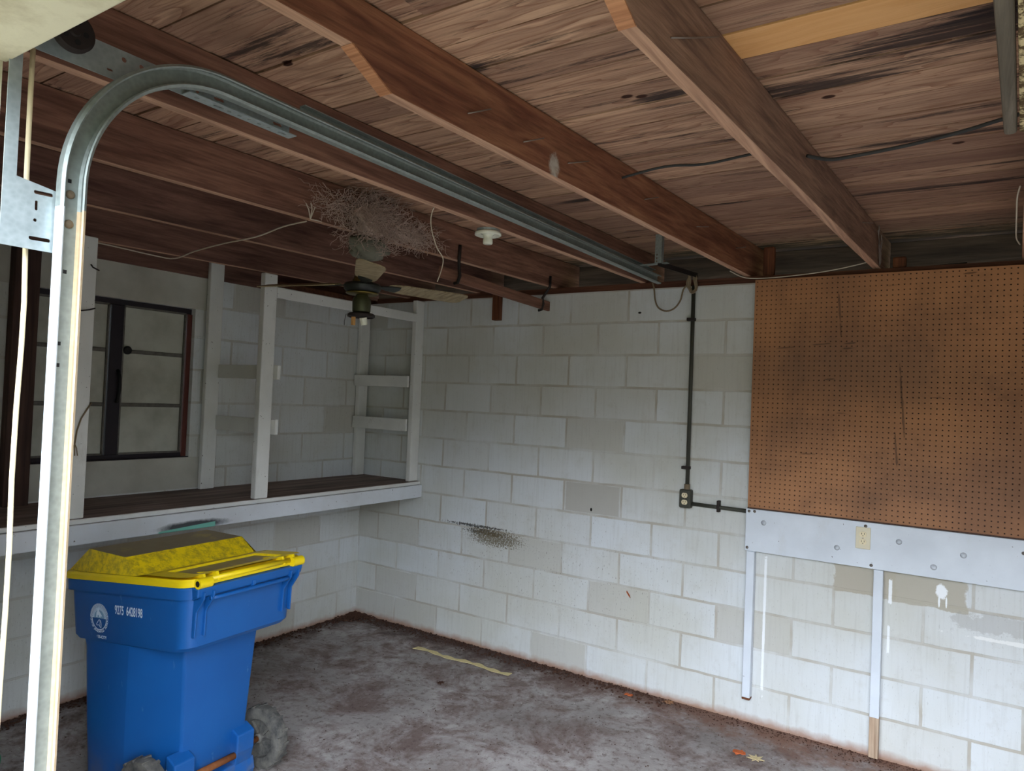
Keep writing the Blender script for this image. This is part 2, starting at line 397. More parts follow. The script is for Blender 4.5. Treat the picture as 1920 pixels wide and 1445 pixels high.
def galv(name, a, b, rough=.45, metal=.5, rust=0):
    t = NT(name, rough, .5, metal)
    vo = t.node('ShaderNodeTexVoronoi'); t.lk(t.obj(), vo.inputs['Vector']); vo.inputs['Scale'].default_value = 90
    c = t.mix(t.mapr(vo.outputs['Distance'], -.5, 1.2), lin(*a), lin(*b))
    c = t.mix(t.mapr(t.noise(t.obj(), 12, 5), .45, .7, 0, .3), c, lin(*[int(x*.82) for x in a]))
    if rust: c = t.mix(t.mapr(t.noise(t.map(t.obj(), (30, 30, 2)), 1, 5), .60-rust*.2, .62+rust*.05, 0, .8), c, lin(196, 160, 118))
    t.base(c); return t.m
M_galv = galv('galvanised_steel_bright', (150, 162, 164), (186, 196, 198))
M_track = galv('galvanised_track', (128, 136, 132), (160, 168, 164), .5, .45)
M_trackwhite = galv('track_worn_lip', (206, 216, 222), (224, 230, 234), .5, .1)
M_tracktan = galv('track_rusty_lip', (206, 176, 136), (222, 200, 166), .7, .1)
M_black = flat('dark_hole_metal', lin(24, 23, 24), .6)
M_rustbolt = flat('rusty_bolt', lin(128, 112, 92), .7, .3, .4, .25, 60)
M_iron = flat('dark_iron', lin(58, 52, 50), .6, .3, .6, .3, 30)
M_conduit = flat('grey_painted_conduit', lin(70, 70, 62), .6, .3, .3, .2, 20)
M_ivory = flat('ivory_plastic', lin(226, 212, 176), .4, .4)
M_plate_ivory = flat('ivory_cover_plate', lin(216, 206, 180), .45, .4, 0, .06, 15)
M_porcelain = flat('white_porcelain', lin(226, 226, 208), .25, .5)
M_brass = flat('tarnished_brass', lin(120, 104, 52), .35, .5, .8, .4, 25)
M_fanblack = flat('fan_black_enamel', lin(34, 36, 32), .4, .4, .2, .3, 40)
M_fanbronze = flat('fan_bronze', lin(78, 80, 58), .45, .4, .6, .3, 30)
M_blade = wood('fan_blade_wood', (128, 112, 86), (176, 160, 128), 0, .25, 1.6, (80, 70, 54))
M_nest = flat('dry_nest_fibre', lin(182, 160, 148), .9, .1, 0, .3, 40)
M_nestlint = flat('dusty_lint', lin(128, 126, 112), .95, .1, 0, .35, 30)
M_wirewhite = flat('white_wire_sheath', lin(196, 184, 166), .6)
M_cablegrey = flat('grey_cable_sheath', lin(66, 66, 66), .7, .2, 0, .2, 30)
M_cabletan = flat('tan_cable_sheath', lin(128, 112, 90), .7, .2, 0, .2, 30)
M_rope = flat('cream_rope', lin(226, 208, 172), .8, .1, 0, .1, 60)
M_nail = flat('nail_steel', lin(150, 140, 132), .4, .4, .7)
M_pane = (lambda t: (t.base(t.mix(t.mapr(t.noise(t.obj(), 5, 5), .4, .7), lin(188, 188, 176), lin(158, 156, 142))), t.m)[-1])(NT('painted_over_glass', .45, .5))
M_frame = flat('window_dark_paint', lin(40, 34, 40), .6, .3, 0, .3, 12)
M_framered = flat('window_red_primer', lin(96, 52, 46), .6, .3, 0, .3, 12)
M_muntin = flat('window_worn_muntin', lin(104, 100, 94), .7, .2, 0, .5, 40)
def peg_mat():
    t = NT('brown_pegboard', .6, .3); v = t.obj()
    c = t.mix(t.mapr(t.noise(v, 1.4, 5), .38, .64), lin(176, 124, 84), lin(140, 98, 70))
    c = t.mix(t.mapr(t.noise(v, 2.6, 7, .7), .5, .72, 0, .55), c, lin(112, 80, 58))
    c = t.mix(t.math('MULTIPLY', t.blob(v, (.55, 0, .75), (.75, None, .22), .9, .7, 4), .45), c, lin(112, 84, 66))
    c = t.mix(t.mapr(t.noise(t.map(v, (5, 1, 40)), 1, 4), .68, .74, 0, .5), c, lin(70, 50, 38))
    for cc, rr in [((.52, 0, 1.03), (.006, None, .14)), ((.56, 0, .86), (.035, None, .006)), ((.78, 0, .55), (.006, None, .20)), ((.74, 0, .30), (.006, None, .10)), ((.25, 0, .865), (.06, None, .004)), ((.42, 0, .868), (.05, None, .004)), ((.55, 0, .835), (.035, None, .005)), ((.45, 0, .68), (.03, None, .005)), ((1.1, 0, 1.15), (.03, None, .005))]:
        c = t.mix(t.math('MULTIPLY', t.blob(t.map(v, (1, 1, 1), rot=(0, .08, 0)), cc, rr, .6, 1.1, 16), .6), c, lin(62, 44, 34))
    t.base(c); return t.m
M_peg = peg_mat()
def cart_blue():
    t = NT('blue_cart_plastic', .38, .45); v = t.obj(); o = t.sep(v)
    c = t.mix(t.mapr(t.noise(v, 2.5, 4), .3, .7), lin(18, 82, 150), lin(24, 92, 162))
    c = t.mix(t.mapr(t.noise(t.map(v, (30, 30, 12), rot=(.5, .3, 0)), 1, 4), .68, .72, 0, .25), c, lin(120, 160, 205))
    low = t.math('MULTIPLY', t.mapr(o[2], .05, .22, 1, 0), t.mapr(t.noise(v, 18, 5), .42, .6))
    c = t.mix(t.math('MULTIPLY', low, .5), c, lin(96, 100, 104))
    t.base(c); t.bump(t.noise(v, 6, 2), .05, .01); return t.m
M_blue = cart_blue()
def cart_yellow():
    t = NT('yellow_lid_plastic', .4, .45); v = t.obj(); o = t.sep(v)
    t2 = t.noise(v, 7, 7, .7)
    c = lin(238, 208, 18)
    geo = t.node('ShaderNodeNewGeometry'); nz = t.sep(geo.outputs['Normal'])[2]
    # grime lies on the two level panels of the lid
    pan = t.mapr(nz, .975, .992)
    a = t.node('ShaderNodeAttribute', attribute_name='tone'); g = t.node('ShaderNodeSeparateColor'); t.lk(a.outputs['Color'], g.inputs[0])
    d = t.math('MULTIPLY', g.outputs[0], t.mapr(t2, .22, .45, .55, 1))
    c = t.mix(t.math('MULTIPLY', d, .93), c, t.mix(t.noise(v, 20, 4), lin(104, 92, 72), lin(134, 120, 98)))
    sm = t.math('MULTIPLY', g.outputs[1], t.mapr(t.noise(v, 24, 7, .8), .44, .6))
    c = t.mix(t.math('MULTIPLY', sm, .6), c, lin(118, 98, 46))
    t.base(c); return t.m
M_yellow = cart_yellow()
M_tyre = (lambda t: (t.base(t.mix(t.mapr(t.noise(t.obj(), 14, 6, .7), .35, .7), lin(66, 66, 66), lin(124, 120, 112))), t.bump(t.noise(t.obj(), 60, 4), .15, .001), t.m)[-1])(NT('dusty_black_plastic', .8, .2))
M_rust = flat('rusty_axle', lin(136, 84, 50), .85, .2, .2, .4, 60)
M_decal = flat('white_stencil', lin(206, 222, 238), .6)
M_decal2 = flat('pale_stencil', lin(130, 168, 200), .6)
M_header = (lambda t: (t.base(t.mix(t.mapr(t.noise(t.obj(), 6, 6, .65), .45, .75), lin(216, 210, 186), lin(166, 154, 126))), t.bump(t.noise(t.obj(), 30, 4), .3, .004), t.m)[-1])(NT('cream_header_paint', .7, .3))
M_peel = (lambda t: (t.base(t.mix(t.mapr(t.noise(t.obj(), 16, 7, .8), .46, .52), lin(214, 196, 150), lin(92, 74, 50))), t.bump(t.noise(t.obj(), 30, 5), .6, .006), t.m)[-1])(NT('peeling_cream_paint', .8, .2))
M_bare = wood('bare_batten_foot', (168, 140, 116), (206, 184, 160), 2, .3, 1.4, (120, 92, 72))
M_leaf = flat('dry_leaf', lin(150, 110, 80), .9, .1, 0, .3, 20)
M_leaforange = flat('orange_dry_leaf', lin(186, 98, 58), .9, .1, 0, .2, 20)
M_leafpale = flat('pale_dry_leaf', lin(200, 182, 140), .9, .1, 0, .2, 20)
M_litter = flat('dark_leaf_litter', lin(74, 52, 42), .95, .1, 0, .5, 30)
M_tape = flat('cream_tape', lin(206, 190, 140), .7, .2, 0, .15, 30)
M_green = flat('green_plastic', lin(62, 150, 112), .5, .4, 0, .05, 5)

# ------------------------------------------------------------------ structure
def S(name, mb, m, **kw):
    o = obj(name, mb, m, **kw); o['kind'] = 'structure'; return o
RW = 5.6
S('floor', MB().box((-.2, -3.6, -.15), (RW, .2, 0)), M_floor)
S('floor_outside', MB().box((-14, -24, -.2), (18, -3.6, -.03)), M_drive)
S('wall_back', MB().box((-.2, 0, -.1), (RW, .2, 2.4384)), M_backwall)
# left wall with a window opening (y -2.41..-1.49, z 1.285..2.21)
WY0, WY1, WZ0, WZ1 = -2.41, -1.485, 1.29, 2.205
wl_ = MB().box((-.2, -3.6, -.1), (0, 0, WZ0)).box((-.2, -3.6, WZ0), (0, WY0, WZ1)).box((-.2, WY1, WZ0), (0, 0, WZ1)).box((-.2, -3.6, WZ1), (0, 0, 2.4384))
S('wall_left', wl_, M_leftwall)
S('trim_1', MB().box((0, -2.55, WZ1), (.006, -1.34, 2.412)), M_render)      # smooth lintel face
S('trim_2', MB().box((0, -2.55, 1.10), (.005, -1.30, WZ0)), M_render)       # smooth sill course
S('wall_right', MB().box((RW, -3.6, -.1), (RW+.2, .2, 2.6)), M_leftwall)
S('wall_front', MB().box((-.2, -3.6, -.1), (2.422, -3.455, 2.66)).box((5.0, -3.6, -.1), (RW, -3.455, 2.66)), M_header)
S('trim_3', MB().box((2.4225, -3.60, 2.349), (5.0, -3.449, 2.66)), M_header, bevel=.004)
S('trim_4', MB().box((0.09, 0.0, 2.4384), (RW, .14, 2.476)), M_plate)        # top plate on the back wall
S('trim_5', MB().box((-.14, -3.45, 2.4384), (0.0, .14, 2.476)), M_plate)
S('trim_8', MB().box((-.22, -3.5, 2.40), (-.19, .3, 2.668)), M_rafter_dark)
S('trim_6', MB().box((-.03, -3.45, 2.405), (.022, -1.0, 2.56)), M_rafter_dark)  # board along the left wall head
# roof deck: boards run along x
PL = .1474
pb = MB(); y = -2.291-PL*10
breaks_all = [.2, .9, 1.56, 2.22, 2.88, 3.57, 4.2]
i = 0
while y < .36:
    orange = abs(y+2.291) < .01
    bx = sorted(random.sample(breaks_all[:-2], 1)) if not orange else [3.46]
    if random.random() < .4 and not orange: bx = []
    xs = [-.3]+bx+[RW+.2]
    for k in range(len(xs)-1):
        dz = random.uniform(0, .005)
        pb.box((xs[k]+.001, y+random.uniform(.002, .005), 2.668+dz), (xs[k+1]-.001, y+PL-random.uniform(.002, .005), 2.69),
               attr=(random.random(), 1.0 if (orange and k == 1) else 0.0, random.random(), 1))
    y += PL; i += 1
pass
S('ceiling', pb, M_planks)
S('trim_9', MB().box((-.3, -3.78, 2.694), (RW+.2, .5, 2.71)), M_black)   # black backing added over the boards to paint the shade in their gaps
S('trim_7', MB().box((-.3, .30, 2.40), (RW, .34, 2.668)), wood('eaves_board', (72, 60, 52), (112, 94, 80), 0, .6, .7, (26, 22, 22)))     # board closing the eaves

# window: dark steel casement with painted-over panes
wf = MB()
X0, X1 = -.075, -.04
def bar(mb, y0, y1, z0, z1, x0=X0, x1=X1): mb.box((x0, y0, z0), (x1, y1, z1))
bar(wf, WY0, WY1, WZ1-.035, WZ1); bar(wf, WY0, WY1, WZ0, WZ0+.028); bar(wf, WY0, WY0+.03, WZ0, WZ1)
win = S('window_1', wf, M_frame, bevel=.002)
mu = obj('mullion', MB().box((X0, -1.975, WZ0+.028), (X1+.012, -1.905, WZ1-.035)), M_frame, win, bevel=.003)
obj('jamb', MB().box((X0, WY1-.03, WZ0), (X1+.01, WY1, WZ1-.035)), M_framered, win, bevel=.002)
obj('sill', MB().box((-.09, WY0, WZ0-.003), (-.002, WY1+.0, WZ0+.004)), M_frame, win)
for y0, y1 in ((-2.375, -1.98), (-1.90, -1.52)):
    sash = MB()
    for a, b, c, d in ((y0, y1, 2.165, 2.176), (y0, y1, 1.318, 1.328), (y0, y0+.008, 1.318, 2.176), (y1-.008, y1, 1.318, 2.176)):
        sash.box((-.062, a, c), (-.038, b, d))
    s_ = obj('sash', sash, M_muntin, win)
    for zz in (1.912, 1.604): obj('glazing_bar', MB().box((-.062, y0+.008, zz-.011), (-.044, y1-.008, zz+.011)), M_muntin, s_, bevel=.004)
    for z0, z1 in ((1.328, 1.593), (1.615, 1.901), (1.923, 2.165)):
        obj('pane', MB().box((-.056, y0+.006, z0), (-.052, y1-.006, z1)), M_pane, s_)
obj('latch', MB().lathe([(0, 0), (.024, 0), (.024, .012), (.018, .018), (0, .02)], (-.044, -1.872, 1.918), 0, 20), M_black, win, smooth=False)
obj('handle', MB().tube([(-.03, -1.925, 1.80), (-.008, -1.925, 1.775), (-.005, -1.922, 1.70), (-.012, -1.925, 1.64), (-.03, -1.925, 1.62)], .009, 8), M_black, win, smooth=True)

# ------------------------------------------------------------------ rafters
ZB, ZT, TH = 2.478, 2.667, .038
def rafter(name, xb, xf, mat, label, notch=None, zb=ZB, yf=-3.45, pale=True, zbf=None):
    """xb: x of right face at back wall; xf: x of right face at y=-2.75"""
    k = (xf-xb)/(-2.75); zbf = zb if zbf is None else zbf
    def xr(y): return xb+k*y
    yb = .28
    if notch:
        prof = [(yb, zb), (notch, zb), (notch-.13, zb+.072), (yf, zb+.072), (yf, ZT), (yb, ZT)]
    else: prof = [(yb, zb), (yf, zbf), (yf, ZT), (yb, ZT)]
    t = thing(name, (xb, 0, zb), label, 'rafter', 'roof rafters under the plank deck')
    def slab(pr, d0, d1):
        mb = MB(); n = len(pr)
        v = [(xr(a)-d0, a, b) for a, b in pr]+[(xr(a)-d1, a, b) for a, b in pr]
        f = [tuple(range(n)), tuple(range(n, 2*n))[::-1]]+[(q, (q+1) % n, n+(q+1) % n, n+q) for q in range(n)]
        return mb.add(v, f)
    bo_ = obj('beam', slab(prof, 0, TH), mat, t, bevel=.003)
    bo_.data.materials.append(M_edge_lit)
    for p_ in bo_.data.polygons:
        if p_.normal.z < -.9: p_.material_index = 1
    return t, xr
r3, x3 = rafter('rafter', 3.628, 3.465, wood('rafter_wood_rough', (122, 94, 80), (170, 136, 114), 1, .4, 1.6, (56, 38, 32)), 'rough sawn brown rafter nearest the pegboard with a notched orange end', notch=-2.76)
r2, x2 = rafter('rafter', 2.974, 2.806, M_rafter2, 'reddish brown notched rafter with a white smear and a row of nails', notch=-2.76)
r1, x1 = rafter('rafter', 2.340, 2.225, M_rafter, 'brown rafter running just above the horizontal garage door track')
rA, xA = rafter('rafter', 1.715, 1.555, M_rafter, 'brown rafter carrying the fluffy nest and the ceiling fan')
rB, xB = rafter('rafter', 1.078, .868, M_rafter_dark, 'dark brown rafter directly behind the ceiling fan blades')
rC, xC = rafter('rafter', .43, .33, M_rafter_dark, 'dark brown rafter closest to the left wall above the shelf posts', zb=2.472, zbf=2.42)
r4, x4 = rafter('rafter', 4.255, 4.14, M_rafter_pale, 'brown rafter at the right edge of the photo above the pegboard')
# end-grain faces of the two notched rafters
for t, xr in ((r3, x3), (r2, x2)):
    y0 = -2.76; y1 = y0-.13; e = .0015
    mb = MB().hexa([(xr(y0)-TH, y0-e, ZB-e), (xr(y0), y0-e, ZB-e), (xr(y1), y1-e, ZB+.072-e), (xr(y1)-TH, y1-e, ZB+.072-e),
                    (xr(y0)-TH, y0+.004, ZB+.001), (xr(y0), y0+.004, ZB+.001), (xr(y1), y1+.004, ZB+.073), (xr(y1)-TH, y1+.004, ZB+.073)])
    obj('notch_cut', mb, M_endgrain, t)
def nail(parent, xr, y0, z0, y1, z1, out=.012):
    obj('nail', MB().tube([(xr(y0)+.002, y0, z0), (xr(y0)+out, (y0+y1)/2, (z0+z1)/2), (xr(y1)+out*1.6, y1, z1)], .0022, 6), M_nail, parent, smooth=True)
for a in [(-2.47, 2.53, -2.39, 2.568), (-2.20, 2.535, -2.115, 2.572), (-1.94, 2.545, -1.83, 2.582), (-1.35, 2.57, -1.26, 2.60), (-.80, 2.58, -.70, 2.60), (-.26, 2.585, -.16, 2.61)]: nail(r2, x2, *a)
for a in [(-2.60, 2.525, -2.37, 2.625), (-.5, 2.60, -.35, 2.63)]: nail(r3, x3, *a)
# weathered board and peeling board fixed beside the rightmost rafter
g = MB().hexa([(4.013, -3.45, 2.452), (4.047, -3.45, 2.452), (4.122, -1.86, 2.452), (4.094, -1.86, 2.452), (4.013, -3.45, 2.50), (4.047, -3.45, 2.50), (4.122, -1.86, 2.50), (4.094, -1.86, 2.50)])
solo('hanging_board', g, M_graywood, 'weathered grey board end hanging beside the rightmost rafter', 'board', bevel=.008)
g = MB().hexa([(4.051, -3.45, 2.455), (4.10, -3.45, 2.455), (4.18, -1.86, 2.455), (4.127, -1.86, 2.455), (4.051, -3.45, 2.477), (4.10, -3.45, 2.477), (4.18, -1.86, 2.477), (4.127, -1.86, 2.477)])
solo('cream_board', g, M_peel, 'peeling cream painted board at the top right edge', 'board', bevel=.004)
# short blocks on the top plate beside rafters
for xx, zt in ((3.035, 2.64), (3.68, 2.535)):
    s = 'short upright wood block on the top plate beside the reddish rafter' if xx < 3.2 else 'short upright wood block on the top plate beside the rough sawn rafter'
    solo('wood_block', MB().box((xx, .01, 2.4775), (xx+.062, .048, zt)), M_stub, s, 'block', 'blocks on the top plate', bevel=.01)
solo('wood_stub', MB().box((1.226, -.042, 2.272), (1.288, -.003, 2.50)), M_stub, 'short brown board end hanging down the back wall below the plate', 'board', bevel=.004)
# nailed strap rack hanging under the nest rafter
rk = thing('hanging_rack', (1.62, -.6, 2.33), 'brown board hung from a rafter on two bent iron hooks', 'rack')
obj('board', MB().hexa([(1.632, -1.13, 2.362), (1.652, -1.13, 2.362), (1.668, .0, 2.325), (1.648, 0, 2.325), (1.632, -1.13, 2.425), (1.652, -1.13, 2.425), (1.668, 0, 2.388), (1.648, 0, 2.388)]), M_rafter, rk, bevel=.003)
for yy, zt, zb in ((-1.0, 2.56, 2.362), (-.10, 2.54, 2.33)):
    xx = xA(yy)
    obj('hook', MB().tube([(xx+.010, yy+.004, zt), (xx+.012, yy, zt-.06), (xx+.010, yy, 2.47), (1.662, yy+.01, zb+.07), (1.672, yy+.006, zb+.03), (1.664, yy, zb-.008), (1.64, yy, zb-.012)], .009, 8), M_iron, rk, smooth=True)

# ------------------------------------------------------------------ shelf unit on the left wall
su = thing('wall_shelf_unit', (.3, -1.5, .975), 'white painted open shelf frame along the left wall with a dirty brown deck', 'shelf')
DZ = 1.092
obj('shelf_deck', MB().box((.008, -3.3, DZ-.028), (.600, -.003, DZ)), M_shelfwood, su, bevel=.002)
obj('edge_strip', MB().box((.600, -3.3, DZ-.024), (.612, -.004, DZ-.001)), M_post, su, bevel=.003)
obj('fascia', MB().box((.612, -3.3, .976), (.632, -.004, 1.068)), M_fascia, su, bevel=.004)
obj('ledger', MB().box((.008, -3.3, .975), (.046, -.003, DZ-.029)), M_rafter_dark, su)
for yy in (-.6, -1.6, -2.3): obj('bracket_board', MB().box((.047, yy-.02, .978), (.611, yy+.02, DZ-.029)), M_stub, su, bevel=.002)
def post(x0, y0, x1, y1, z1, lab=None, z0=DZ+.0005):
    o = obj('post', MB().box((x0, y0, z0), (x1, y1, z1)), M_post, su, bevel=.005)
    return o
post(.558, -2.455, .600, -2.372, 2.402)
post(.558, -1.440, .600, -1.352, 2.402)
post(.545, -.095, .585, -.004, 2.432)
post(.024, -1.430, .058, -1.336, 2.508)
post(.008, -.115, .046, -.022, 2.43)
obj('post', MB().box((.008, -2.50, DZ+.0005), (.07, -2.385, 2.40)), M_brownpost, su, bevel=.003)['label'] = 'unpainted dark brown post'
obj('top_rail', MB().box((.585, -1.351, 2.268), (.601, -.096, 2.330)), M_post, su, bevel=.003)
for z0, z1 in ((1.462, 1.552), (1.786, 1.870)):
    obj('rung', MB().box((.06, -1.351, z0), (.635, -1.329, z1)), M_post, su, bevel=.003)
    obj('rung', MB().box((-.0+.012, -.138, z0), (.560, -.1165, z1)), M_post, su, bevel=.003)
obj('nail', MB().tube([(.601, -2.40, 2.27), (.63, -2.405, 2.255), (.64, -2.38, 2.243)], .0035, 6), M_iron, su)
obj('nail', MB().tube([(.601, -2.44, 2.05), (.63, -2.41, 2.058), (.65, -2.395, 2.066)], .0035, 6), M_iron, su)
fr = thing('frayed_string', (.603, -2.42, 1.5), 'frayed grey string hanging on the white post by the window', 'string')
obj('strand', MB().tube([(.603, -2.366, 1.63), (.606, -2.385, 1.60), (.606, -2.41, 1.555), (.606, -2.425, 1.50), (.606, -2.432, 1.44)], .0035, 6), M_cabletan, fr, smooth=True)
for d in (-.012, 0, .012): obj('frayed_end', MB().tube([(.606, -2.432, 1.44), (.61, -2.432+d*.6, 1.42), (.612, -2.432+d, 1.385)], .0025, 5), M_cabletan, fr)

# ------------------------------------------------------------------ pegboard, white board, battens
PX0, PX1, PZ0, PZ1 = 3.012, 5.45, 1.186, 2.446
nx, nz = 95, 49
px_ = .0256
mb = MB(); n8 = 8; rr = .0036; vidx = {}
vs = []; fs = []
def cv(i, j):
    if (i, j) not in vidx: vidx[(i, j)] = len(vs); vs.append((PX0+i*px_, -.045, PZ0+j*.02571))
    return vidx[(i, j)]
for a in range(nx):
    for b in range(nz):
        c = (PX0+(a+.5)*px_, PZ0+(b+.5)*.02571)
        q = [cv(a, b), cv(a+1, b), cv(a+1, b+1), cv(a, b+1)]
        h0 = len(vs)
        for k in range(n8):
            an = -3*PI/4+2*PI*k/n8; vs.append((c[0]+rr*math.cos(an), -.045, c[1]+rr*math.sin(an)))
        h1 = len(vs)
        for k in range(n8):
            an = -3*PI/4+2*PI*k/n8; vs.append((c[0]+rr*math.cos(an), -.039, c[1]+rr*math.sin(an)))
        for s_ in range(4):
            k = s_*2
            fs.append((q[s_], h0+(k+1) % 8, h0+k)); fs.append((q[s_], q[(s_+1) % 4], h0+(k+2) % 8, h0+(k+1) % 8))
        for k in range(8): fs.append((h0+k, h0+(k+1) % 8, h1+(k+1) % 8, h1+k))
mb.add(vs, fs)
W1 = PX0+nx*px_; H1 = PZ0+nz*.02571
for a, b in (((PX0, PZ0), (W1, PZ0)), ((W1, PZ0), (W1, H1)), ((W1, H1), (PX0, H1)), ((PX0, H1), (PX0, PZ0))):
    mb.add([(a[0], -.045, a[1]), (b[0], -.045, b[1]), (b[0], -.039, b[1]), (a[0], -.039, a[1])], [(0, 1, 2, 3)])
me_o = thing('pegboard', (PX0, -.04, PZ0), 'large brown perforated pegboard mounted high on the back wall', 'pegboard')
pg = obj('panel', mb, M_peg, me_o)
fb = MB()
for xx in (PX0+.004, PX0+1.2, PX0+2.38): fb.box((xx, -.0385, PZ0+.01), (xx+.04, -.001, H1-.01))
for zz in (PZ0+.0, H1-.04): fb.box((PX0+.05, -.0385, zz), (W1-.01, -.001, zz+.035))
for k, (a, b) in enumerate((((PX0+.004, PZ0+.01), (PX0+.04, H1-.01)), ((PX0+1.2, PZ0+.01), (PX0+1.24, H1-.01)), ((PX0+2.38, PZ0+.01), (PX0+2.42, H1-.01)))):
    obj('backing_strip', MB().box((a[0], -.0385, a[1]), (b[0], -.001, b[1])), M_plate, me_o)
obj('hole_shade_sheet', MB().box((PX0+.041, -.0335, PZ0+.002), (W1-.002, -.0305, H1-.002)), M_brownpost, me_o)  # dark sheet added behind the holes to stand for the shade inside them
obj('edge_trim', MB().box((PX0, -.050, PZ0-.006), (W1, -.001, PZ0)), M_brownpost, me_o)
wb = thing('white_board', (3.0, -.03, .946), 'wide white painted board screwed across the back wall under the pegboard', 'board')
obj('board', MB().box((3.003, -.045, .947), (5.45, -.020, 1.178)), M_white, wb, bevel=.003)
for sxp, szp in ((3.02, 1.165), (3.05, 1.166), (3.016, .965), (3.10, 1.11), (3.47, 1.03), (3.60, 1.158), (3.63, .965), (3.75, 1.10), (4.02, 1.075), (3.90, 1.0), (4.25, 1.12)):
    big = szp in (1.11, 1.03, 1.10, 1.075, 1.0)
    obj('screw_head', MB().lathe([(0, .004), (.006 if not big else .011, .003), (.008 if not big else .014, 0), (0, -.002)], (sxp, -.0455, szp), 1, 16), M_nail if not big else M_white, wb, smooth=True)
for xx, z0, lab in ((3.013, .135, 'narrow white batten under the left end of the white board, stopping short of the floor'), (3.642, .012, 'narrow white batten with a bare peeling foot reaching the floor')):
    b = thing('batten', (xx+.02, -.03, z0), lab, 'batten', 'battens under the white board')
    zc = z0+.2 if z0 < .1 else z0+.012
    obj('upper_length', MB().box((xx, -.046, zc), (xx+.043, -.001, .9455)), M_white, b, bevel=.003)
    obj('bare_foot', MB().box((xx, -.0458, z0), (xx+.043, -.001, zc)), M_bare if z0 < .1 else M_stub, b, bevel=.003)

def receptacle(parent, c, y, s=1.0, mat=None):
    """duplex socket faces on a plate facing -y"""
    for dz in (.020*s, -.020*s):
        poly = []
        for k in range(20):
            a = 2*PI*k/20; px = .0172*s*math.cos(a); pz = .0172*s*math.sin(a); pz = max(-.0135*s, min(.0135*s, pz)); poly.append((c[0]+px, c[1]+dz+pz))
        f = obj('socket_face', MB().prism(poly, y-.004, y, 'xz'), mat or M_ivory, parent)
        sl = MB()
        for dx in (-.0065*s, .0065*s): sl.box((c[0]+dx-.0012*s, y-.0046, c[1]+dz-.001*s), (c[0]+dx+.0012*s, y-.0039, c[1]+dz+.008*s))
        sl.lathe([(.0024*s, 0), (.0024*s, .0006), (0, .0006)], (c[0], y-.0046, c[1]+dz-.007*s), 1, 8)
        obj('slots', sl, M_black, f)
    obj('screw', MB().lathe([(0, 0), (.003*s, 0), (.003*s, .002), (0, .002)], (c[0], y-.004, c[1]), 1, 10), M_rustbolt, parent)
o2 = thing('wall_outlet', (3.589, -.046, 1.04), 'ivory duplex outlet set in the white board below the pegboard', 'outlet')
obj('cover_plate', MB().box((3.556, -.051, 1.042), (3.624, -.0455, 1.152)), M_plate_ivory, o2, bevel=.003)
receptacle(o2, (3.590, 1.097), -.0512, .95)
# conduit run with surface box
cr_ = thing('electrical_conduit', (2.655, -.02, 1.14), 'grey metal conduit running down the back wall to a surface outlet box', 'conduit')
CXc = 2.656
obj('vertical_pipe', MB().tube([(2.653, -.02, 2.44), (2.655, -.02, 1.9), (CXc, -.02, 1.25)], .0115, 12), M_conduit, cr_, smooth=True)
obj('horizontal_pipe', MB().tube([(2.68, -.02, 1.164), (2.84, -.02, 1.162), (3.0, -.02, 1.160)], .011, 12), M_conduit, cr_, smooth=True)
for zz in (2.24, 1.37): obj('strap', MB().box((2.62, -.034, zz-.009), (2.668, -.001, zz+.009)), M_iron, cr_, bevel=.003)
obj('strap', MB().box((2.835, -.034, 1.135), (2.851, -.001, 1.20)), M_iron, cr_, bevel=.003)
obj('coupling', MB().tube([(CXc, -.02, 1.245), (CXc, -.02, 1.275)], .017, 12), M_rustbolt, cr_)
bx = obj('outlet_box', MB().box((2.618, -.046, 1.138), (2.688, -.001, 1.245)), M_conduit, cr_, bevel=.008, seg=3)
receptacle(bx, (2.652, 1.192), -.0462, 1.0)
# coil of cable over the conduit and a drooping loop
cc = MB()
pts = []
for k in range(60):
    a = 2*PI*k/16; r = .020+.006*math.sin(k*.7)
    pts.append((2.655+math.cos(a)*r*1.0+.004*math.sin(k), -.055-.012*math.sin(k*.37), 2.448+math.sin(a)*.052+.006*math.cos(k*.5)))
solo('coiled_cable', cc.tube(pts, .0055, 6), M_cabletan, 'coil of tan cable tied at the top of the grey conduit', 'cable', smooth=True)
# ------------------------------------------------------------------ garage door track
TX = 2.455   # web plane; channel opens towards +x
tk = thing('garage_door_track', (TX, -3.33, 0), 'curved galvanised garage door track rising at the left jamb and running back under a rafter', 'door track')
YV, ZH, RC = -3.337, 2.470, .34   # centre lines
def trackpath():
    p = []
    for z in (0.0, .5, 1.0, 1.5, 2.08): p.append(((YV, z), (0, 1)))
    return p
def arcpath(n=22):
    p = []; cy = YV+RC; cz = ZH-RC
    p.append(((YV, 2.08), (0, 1)))
    for k in range(n+1):
        a = PI-(PI/2)*k/n; p.append(((cy+RC*math.cos(a), cz+RC*math.sin(a)), (math.sin(a), -math.cos(a))))
    for y in (-2.7, -2.2, -1.6, -1.0, -.5, -.10): p.append(((y, ZH), (1, 0)))
    return p
